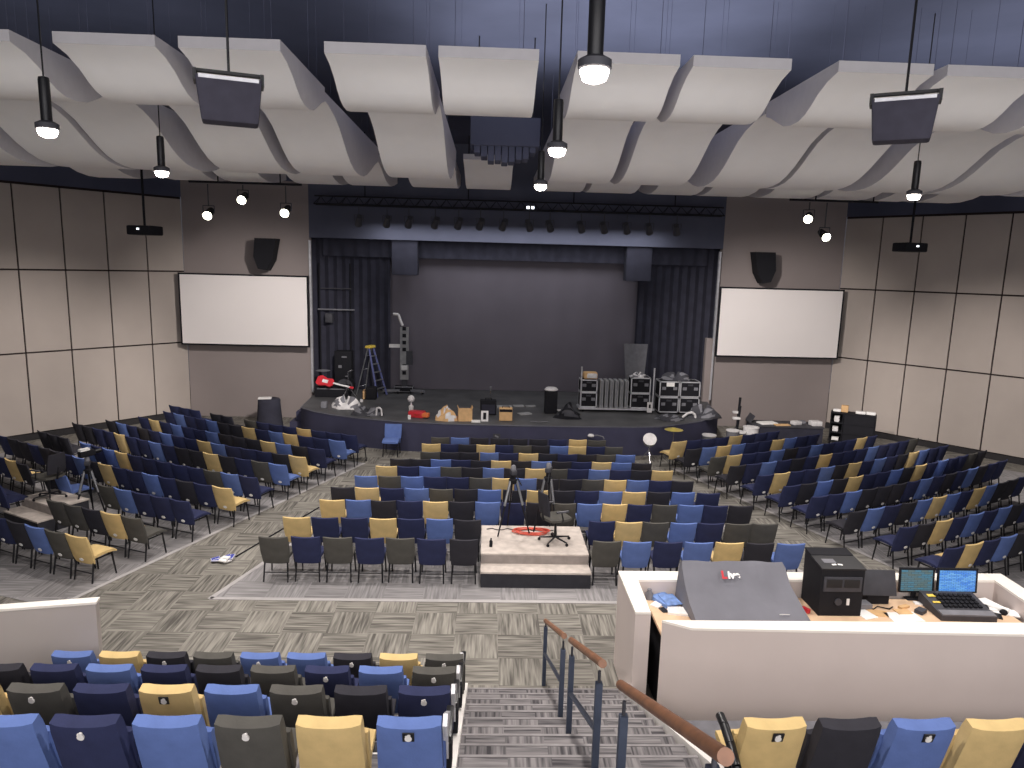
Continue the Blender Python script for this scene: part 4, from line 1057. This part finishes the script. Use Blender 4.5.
for k in range(8): mb.lathe((-.9+.2*k, .12*math.sin(k*2.3)-.02*k, 0), [(.14, 0), (.15, .06), (.08, .14), (.02, .16)], 'darkgrey' if k % 2 else 'midgrey', 9)
mb.build('bags', t)
bpy.data.objects.remove([c for c in t.children][0]); bpy.data.objects.remove(t)
heap('microphone_cables', (4.85, 21.55, S), 'darkgrey', .45, .16, 'dark cables heaped on the stage floor before the road cases', 'cable', 10, 'midgrey', 11)
o = MB().path([(-.2, 0, .03), (-.05, 0, .16), (.1, 0, .2), (.2, 0, .12), (.22, 0, .02)], .04, 'drumwhite', 8).build('white_tubing', None, (5.5, 21.75, S)); tag(o, 'bent white tubing near the right stage rim', 'pipe')
heap('covered_equipment', (6.05, 21.95, S), 'darkgrey', .5, .34, 'low equipment under a crumpled dark grey cover at the right stage rim', 'covered equipment', 9, 'midgrey', 12)
# fascia details
o = MB().path([(-.2, 0, .03), (0, 0, .04), (.16, 0, .0), (.2, 0, -.08)], .018, 'midgrey', 6).lathe((-.2, 0, 0), [(.09, 0), (.1, .03), (.07, .07), (.02, .08)], 'drumwhite', 12).build('fascia_lamp', None, (2.35, 20.2, .62)); tag(o, 'small white lamp with bent arm on the stage front', 'lamp')
o = MB().box((0, 0, 0), (.22, .02, .16), 'darkgrey').box((0, -.012, .0), (.12, .02, .05), 'midgrey', rot=(0, .5, 0)).build('wall_socket', None, (-.65, 20.285, .55)); tag(o, 'small grey socket plate on the stage front centre', 'socket')

# ------------------------------------------------------------------ drums and clutter on the floor right of the stage
t = thing('cymbal_stand', 'yellow cymbal on a chrome stand in front of the right stage corner', 'cymbal', (4.5, 19.75, 0))
MB().lathe((0, 0, .98), [(.27, 0), (.2, .02), (.06, .035), (.05, .06), (.01, .065)], 'brass', 24).build('cymbal', t)
MB().tube((0, 0, .2), (0, 0, 1.06), .014, 'chrome', 8).build('shaft', t)
for k in range(3):
    a = k*2.09; MB().tube((0, 0, .42), (.3*math.cos(a), .3*math.sin(a), .012), .012, 'chrome', 6).build('leg', t)
def drum(loc, r, h, label, m='drumwhite', legs=True, tilt=None):
    t = thing('drum', label, 'drum', loc)
    z = .25 if legs else 0
    MB().lathe((0, 0, z), [(r, 0), (r, h)], m, 20).build('shell', t)
    MB().lathe((0, 0, z+h), [(r+.015, -.02), (r+.015, .012), (r-.01, .016), (.01, .016)], 'drumwhite', 20).build('head', t)
    if legs:
        for k in range(3):
            a = k*2.09+.4; MB().tube((r*math.cos(a), r*math.sin(a), z+h*.6), (1.15*r*math.cos(a), 1.15*r*math.sin(a), .01), .011, 'chrome', 6).build('leg', t)
    return t
t = thing('snare_drum', 'round white snare drum tilted on a stand left of the yellow cymbal', 'drum', (3.82, 19.8, 0))
mb = MB(); nrm = Vector((-.1, -.75, .55)).normalized(); c = Vector((0, 0, .64))
mb.tube(c-nrm*.07, c+nrm*.07, .19, 'steel', 22); mb.build('shell', t)
MB().tube(c+nrm*.07, c+nrm*.085, .195, 'drumwhite', 22).build('head', t)
MB().tube((0, 0, .25), (0, 0, .56), .014, 'chrome', 8).build('stand_shaft', t)
for k in range(3):
    a = k*2.09+.5; MB().tube((0, 0, .35), (.26*math.cos(a), .26*math.sin(a), .012), .012, 'chrome', 6).build('leg', t)
drum((5.75, 20.35, 0), .2, .45, 'silver floor tom with white head beside the right stage corner', 'steel')
drum((6.55, 20.6, 0), .19, .55, 'pale grey tall drum standing right of the floor tom', 'midgrey')
drum((7.55, 21.75, 0), .24, .4, 'white topped drum behind the first right-hand seats', 'drumwhite')
for x, y, lab, h in ((7.25, 22.2, 'black guitar neck standing upright against the front wall, left one', 1.25), (7.6, 23.2, 'thin black stand upright against the front wall, right one', 1.35)):
    t = thing('upright_stand', lab, 'stand', (x, y, 0))
    MB().tube((0, 0, .05), (.06, 0, h), .03, 'black', 8, .045).build('shaft', t)
    for k in range(3):
        a = k*2.09; MB().tube((0, 0, .35), (.28*math.cos(a), .28*math.sin(a), .012), .014, 'darkgrey', 6).build('leg', t)
    MB().box((-.06, -.05, .85), (.24, .16, .07), 'drumwhite', bev=.02).build('tray', t)
drum((7.1, 21.5, 0), .2, .3, 'chrome rimmed drum at the foot of the upright stands', 'chrome')
# low black table with white items
t = thing('low_table', 'wide low dark table with clutter against the front wall at right', 'table', (8.95, 22.5, 0), -.08)
MB().box((0, 0, .60), (2.3, .9, .05), 'darkgrey', bev=.01).build('tabletop', t)
MB().box((0, 0, .32), (2.24, .84, .5), 'curtain').build('skirt', t)
for sx in (-1, 1):
    for sy in (-1, 1): MB().tube((sx*1.05, sy*.36, .6), (sx*1.05, sy*.36, 0), .02, 'blackmetal', 6).build('leg', t)
MB().box((-1.1, .1, .76), (.05, .5, .28), 'darkgrey', rot=(0, .5, 0)).build('side_flap', t)
for k, (x, y, w, d, h, m, lab, rz) in enumerate(((8.35, 22.45, .6, .36, .05, 'paper', 'large white sheet on the left end of the low dark table', .2), (8.75, 22.2, .5, .2, .04, 'card', 'tan card near the front of the low dark table', .1), (9.3, 22.4, .3, .24, .12, 'drumwhite', 'white box right of centre on the low dark table', .3), (9.55, 22.55, .22, .2, .10, 'midgrey', 'grey box between the white pieces on the low table', 0), (9.9, 22.3, .34, .3, .16, 'drumwhite', 'white rounded case at the right end of the low table', .1))):
    o = MB().box((0, 0, h/2), (w, d, h), m, bev=min(.03, h*.3)).build('table_item', None, (x, y, .627), rz); tag(o, lab, 'box')
# shelf cart
t = thing('shelf_cart', 'tall black utility cart with open shelves by the right panelled wall', 'cart', (11.1, 22.2, 0), -.5)
MB().box((0, .22, .58), (1.35, .03, 1.0), 'black').box((-.66, 0, .58), (.03, .46, 1.0), 'black').box((.66, 0, .58), (.03, .46, 1.0), 'black').box((-.3, 0, .58), (.03, .44, 1.0), 'black').build('carcass', t)
for z in (.12, .42, .74, 1.07): MB().box((0, 0, z), (1.33, .46, .035), 'black').build('shelf', t)
MB().box((.18, -.2, .6), (.9, .02, .92), 'black').build('door', t)
for sx in (-.58, .58):
    for sy in (-.17, .17): MB().tube((sx-.02, sy, .05), (sx+.02, sy, .05), .05, 'darkgrey', 10).build('caster', t)
def on_cart(lx, ly): 
    c, s = math.cos(-.5), math.sin(-.5); return 11.1+lx*c-ly*s, 22.2+lx*s+ly*c
for lx, ly, z, w, h, m, lab in ((-.48, -.08, .76, .16, .2, 'drumwhite', 'white item on the upper shelf of the black cart'), (-.5, -.08, .44, .18, .16, 'drumwhite', 'white item on the middle shelf of the black cart'), (-.48, -.08, .14, .22, .1, 'paper', 'white item on the bottom shelf of the black cart'),
                             (-.5, 0, 1.09, .24, .08, 'paper', 'flat white box at the left on top of the cart'), (-.28, .05, 1.09, .22, .22, 'card', 'round pale bundle on top of the cart'), (.2, 0, 1.09, .3, .08, 'paper', 'white folded cloth right of centre on top of the cart'), (.5, 0, 1.09, .28, .09, 'paper', 'white folded cloth at the right end on top of the cart')):
    x, y = on_cart(lx, ly); o = MB().box((0, 0, h/2), (w, .2, h), m, bev=.03).build('cart_item', None, (x, y, z), -.5); tag(o, lab, 'box')
# draped table at left
t = thing('draped_table', 'tall round table under a black cloth against the left front wall', 'table', (-8.3, 23.4, 0))
V = MB().lathe((0, 0, 0), [(.44, 0), (.40, .3), (.37, .7), (.36, .92), (.34, .94), (.01, .945)], 'curtain', 20); V.build('black_cloth', t)
o = MB().box((0, 0, .02), (.42, .3, .03), 'paper', rot=(0, 0, .2)).build('paper_sheet', None, (-8.42, 23.35, .95)); tag(o, 'white paper lying on the black draped table', 'paper')
t = thing('stage_steps', 'small dark two-step unit at the left end of the stage', 'steps', (-7.28, 23.2, 0))
MB().box((0, 0, .15), (.36, .8, .3), 'fascia').build('lower_step', t); MB().box((.08, .1, .45), (.2, .6, .3), 'fascia').build('upper_step', t)
o = MB().lathe((0, 0, 0), [(.05, 0), (.06, .05), (.045, .09), (.01, .1)], 'drumwhite', 10).build('paper_cup', None, (.25, 18.9, .505)); tag(o, 'small white cup lying on a seat of the farthest centre row', 'cup')

# ------------------------------------------------------------------ lights and world
def area(loc, rot, sx, sy, e, col=(1, .96, .93), spread=180):
    l = bpy.data.lights.new('fill_light', 'AREA'); l.shape = 'RECTANGLE'; l.size = sx; l.size_y = sy; l.energy = e; l.color = col; l.spread = math.radians(spread)
    o = bpy.data.objects.new('fill_light', l); COL.objects.link(o); o.location = loc; o.rotation_euler = rot; return o
# added unseen uplight on the ceiling panels, and frontal fill from the rear of the hall
area((0, -2.5, 4.2), (math.radians(118), 0, 0), 14, 2.0, 260, (.98, .97, 1.0), 120)
area((0, -4.0, 7.5), (math.radians(62), 0, 0), 16, 3.0, 780, (1, .95, .92))
for x, e in ((-8, 30), (1, 220), (9, 140)): area((x, 12.0, 8.3), (PI, 0, 0), 6, 6, e, (.9, .93, 1.0))  # added unseen lights above the panels, brightening the dark ceiling
# added spots without fixtures, brightening far walls, screens and floor
def wash(loc, aim, e, ang):
    l = bpy.data.lights.new('added_spot', 'SPOT'); l.energy = e; l.color = (1.0, .93, .88); l.spot_size = math.radians(ang); l.spot_blend = .9; l.shadow_soft_size = .2
    o = bpy.data.objects.new('added_spot', l); COL.objects.link(o); o.location = loc
    o.rotation_euler = (Vector(aim)-Vector(loc)).to_track_quat('-Z', 'Y').to_euler()
for sx in (-1, 1):
    wash((sx*3.0, 15.0, 6.95), (sx*9.4, 24.8, 1.9), 3300, 50)
    wash((sx*6.5, 13.0, 6.95), (sx*14.3, 20.4, .6), 3800, 52)
for x, e in ((-6.2, 1), (-3.2, .7), (-.8, .8), (2.93, .7), (5.95, 1)): wash((x, 15.6, 7.45), (x*1.05, 16.2, 0), 700*e, 125)  # added downlights hidden behind the panels, brightening the far floor
# added fill over the stage, without a fixture
l = bpy.data.lights.new('stage_fill', 'AREA'); l.size = 10; l.shape = 'RECTANGLE'; l.size_y = 1; l.energy = 120; l.color = (.96, .97, 1)
o = bpy.data.objects.new('stage_fill', l); COL.objects.link(o); o.location = (0, 23.9, 6.6); o.rotation_euler = (math.radians(20), 0, 0)
w = bpy.data.worlds.new('hall_air'); SC.world = w; w.use_nodes = True
w.node_tree.nodes['Background'].inputs[0].default_value = (.62, .66, .82, 1); w.node_tree.nodes['Background'].inputs[1].default_value = .12

# ------------------------------------------------------------------ camera
cam = bpy.data.cameras.new('camera'); co = bpy.data.objects.new('camera', cam); COL.objects.link(co)
YAW, PITCH, ROLL, FPX = .034108, .166173, .026813, 700.0
cy, sy, cp, sp = math.cos(YAW), math.sin(YAW), math.cos(PITCH), math.sin(PITCH)
f = Vector((sy*cp, cy*cp, -sp)); r = Vector((cy, -sy, 0)); u = r.cross(f)
r2 = r*math.cos(ROLL)+u*math.sin(ROLL); u2 = -r*math.sin(ROLL)+u*math.cos(ROLL)
mw = Matrix(((r2.x, u2.x, -f.x, CAMP.x), (r2.y, u2.y, -f.y, CAMP.y), (r2.z, u2.z, -f.z, CAMP.z), (0, 0, 0, 1)))
co.matrix_world = mw
cam.sensor_fit = 'HORIZONTAL'; cam.sensor_width = 36; cam.lens = FPX*36/1024; cam.clip_end = 200; cam.clip_start = .05
SC.camera = co
SC.view_settings.view_transform = 'Standard'
SC.view_settings.look = 'None'
SC.view_settings.exposure = 0.0
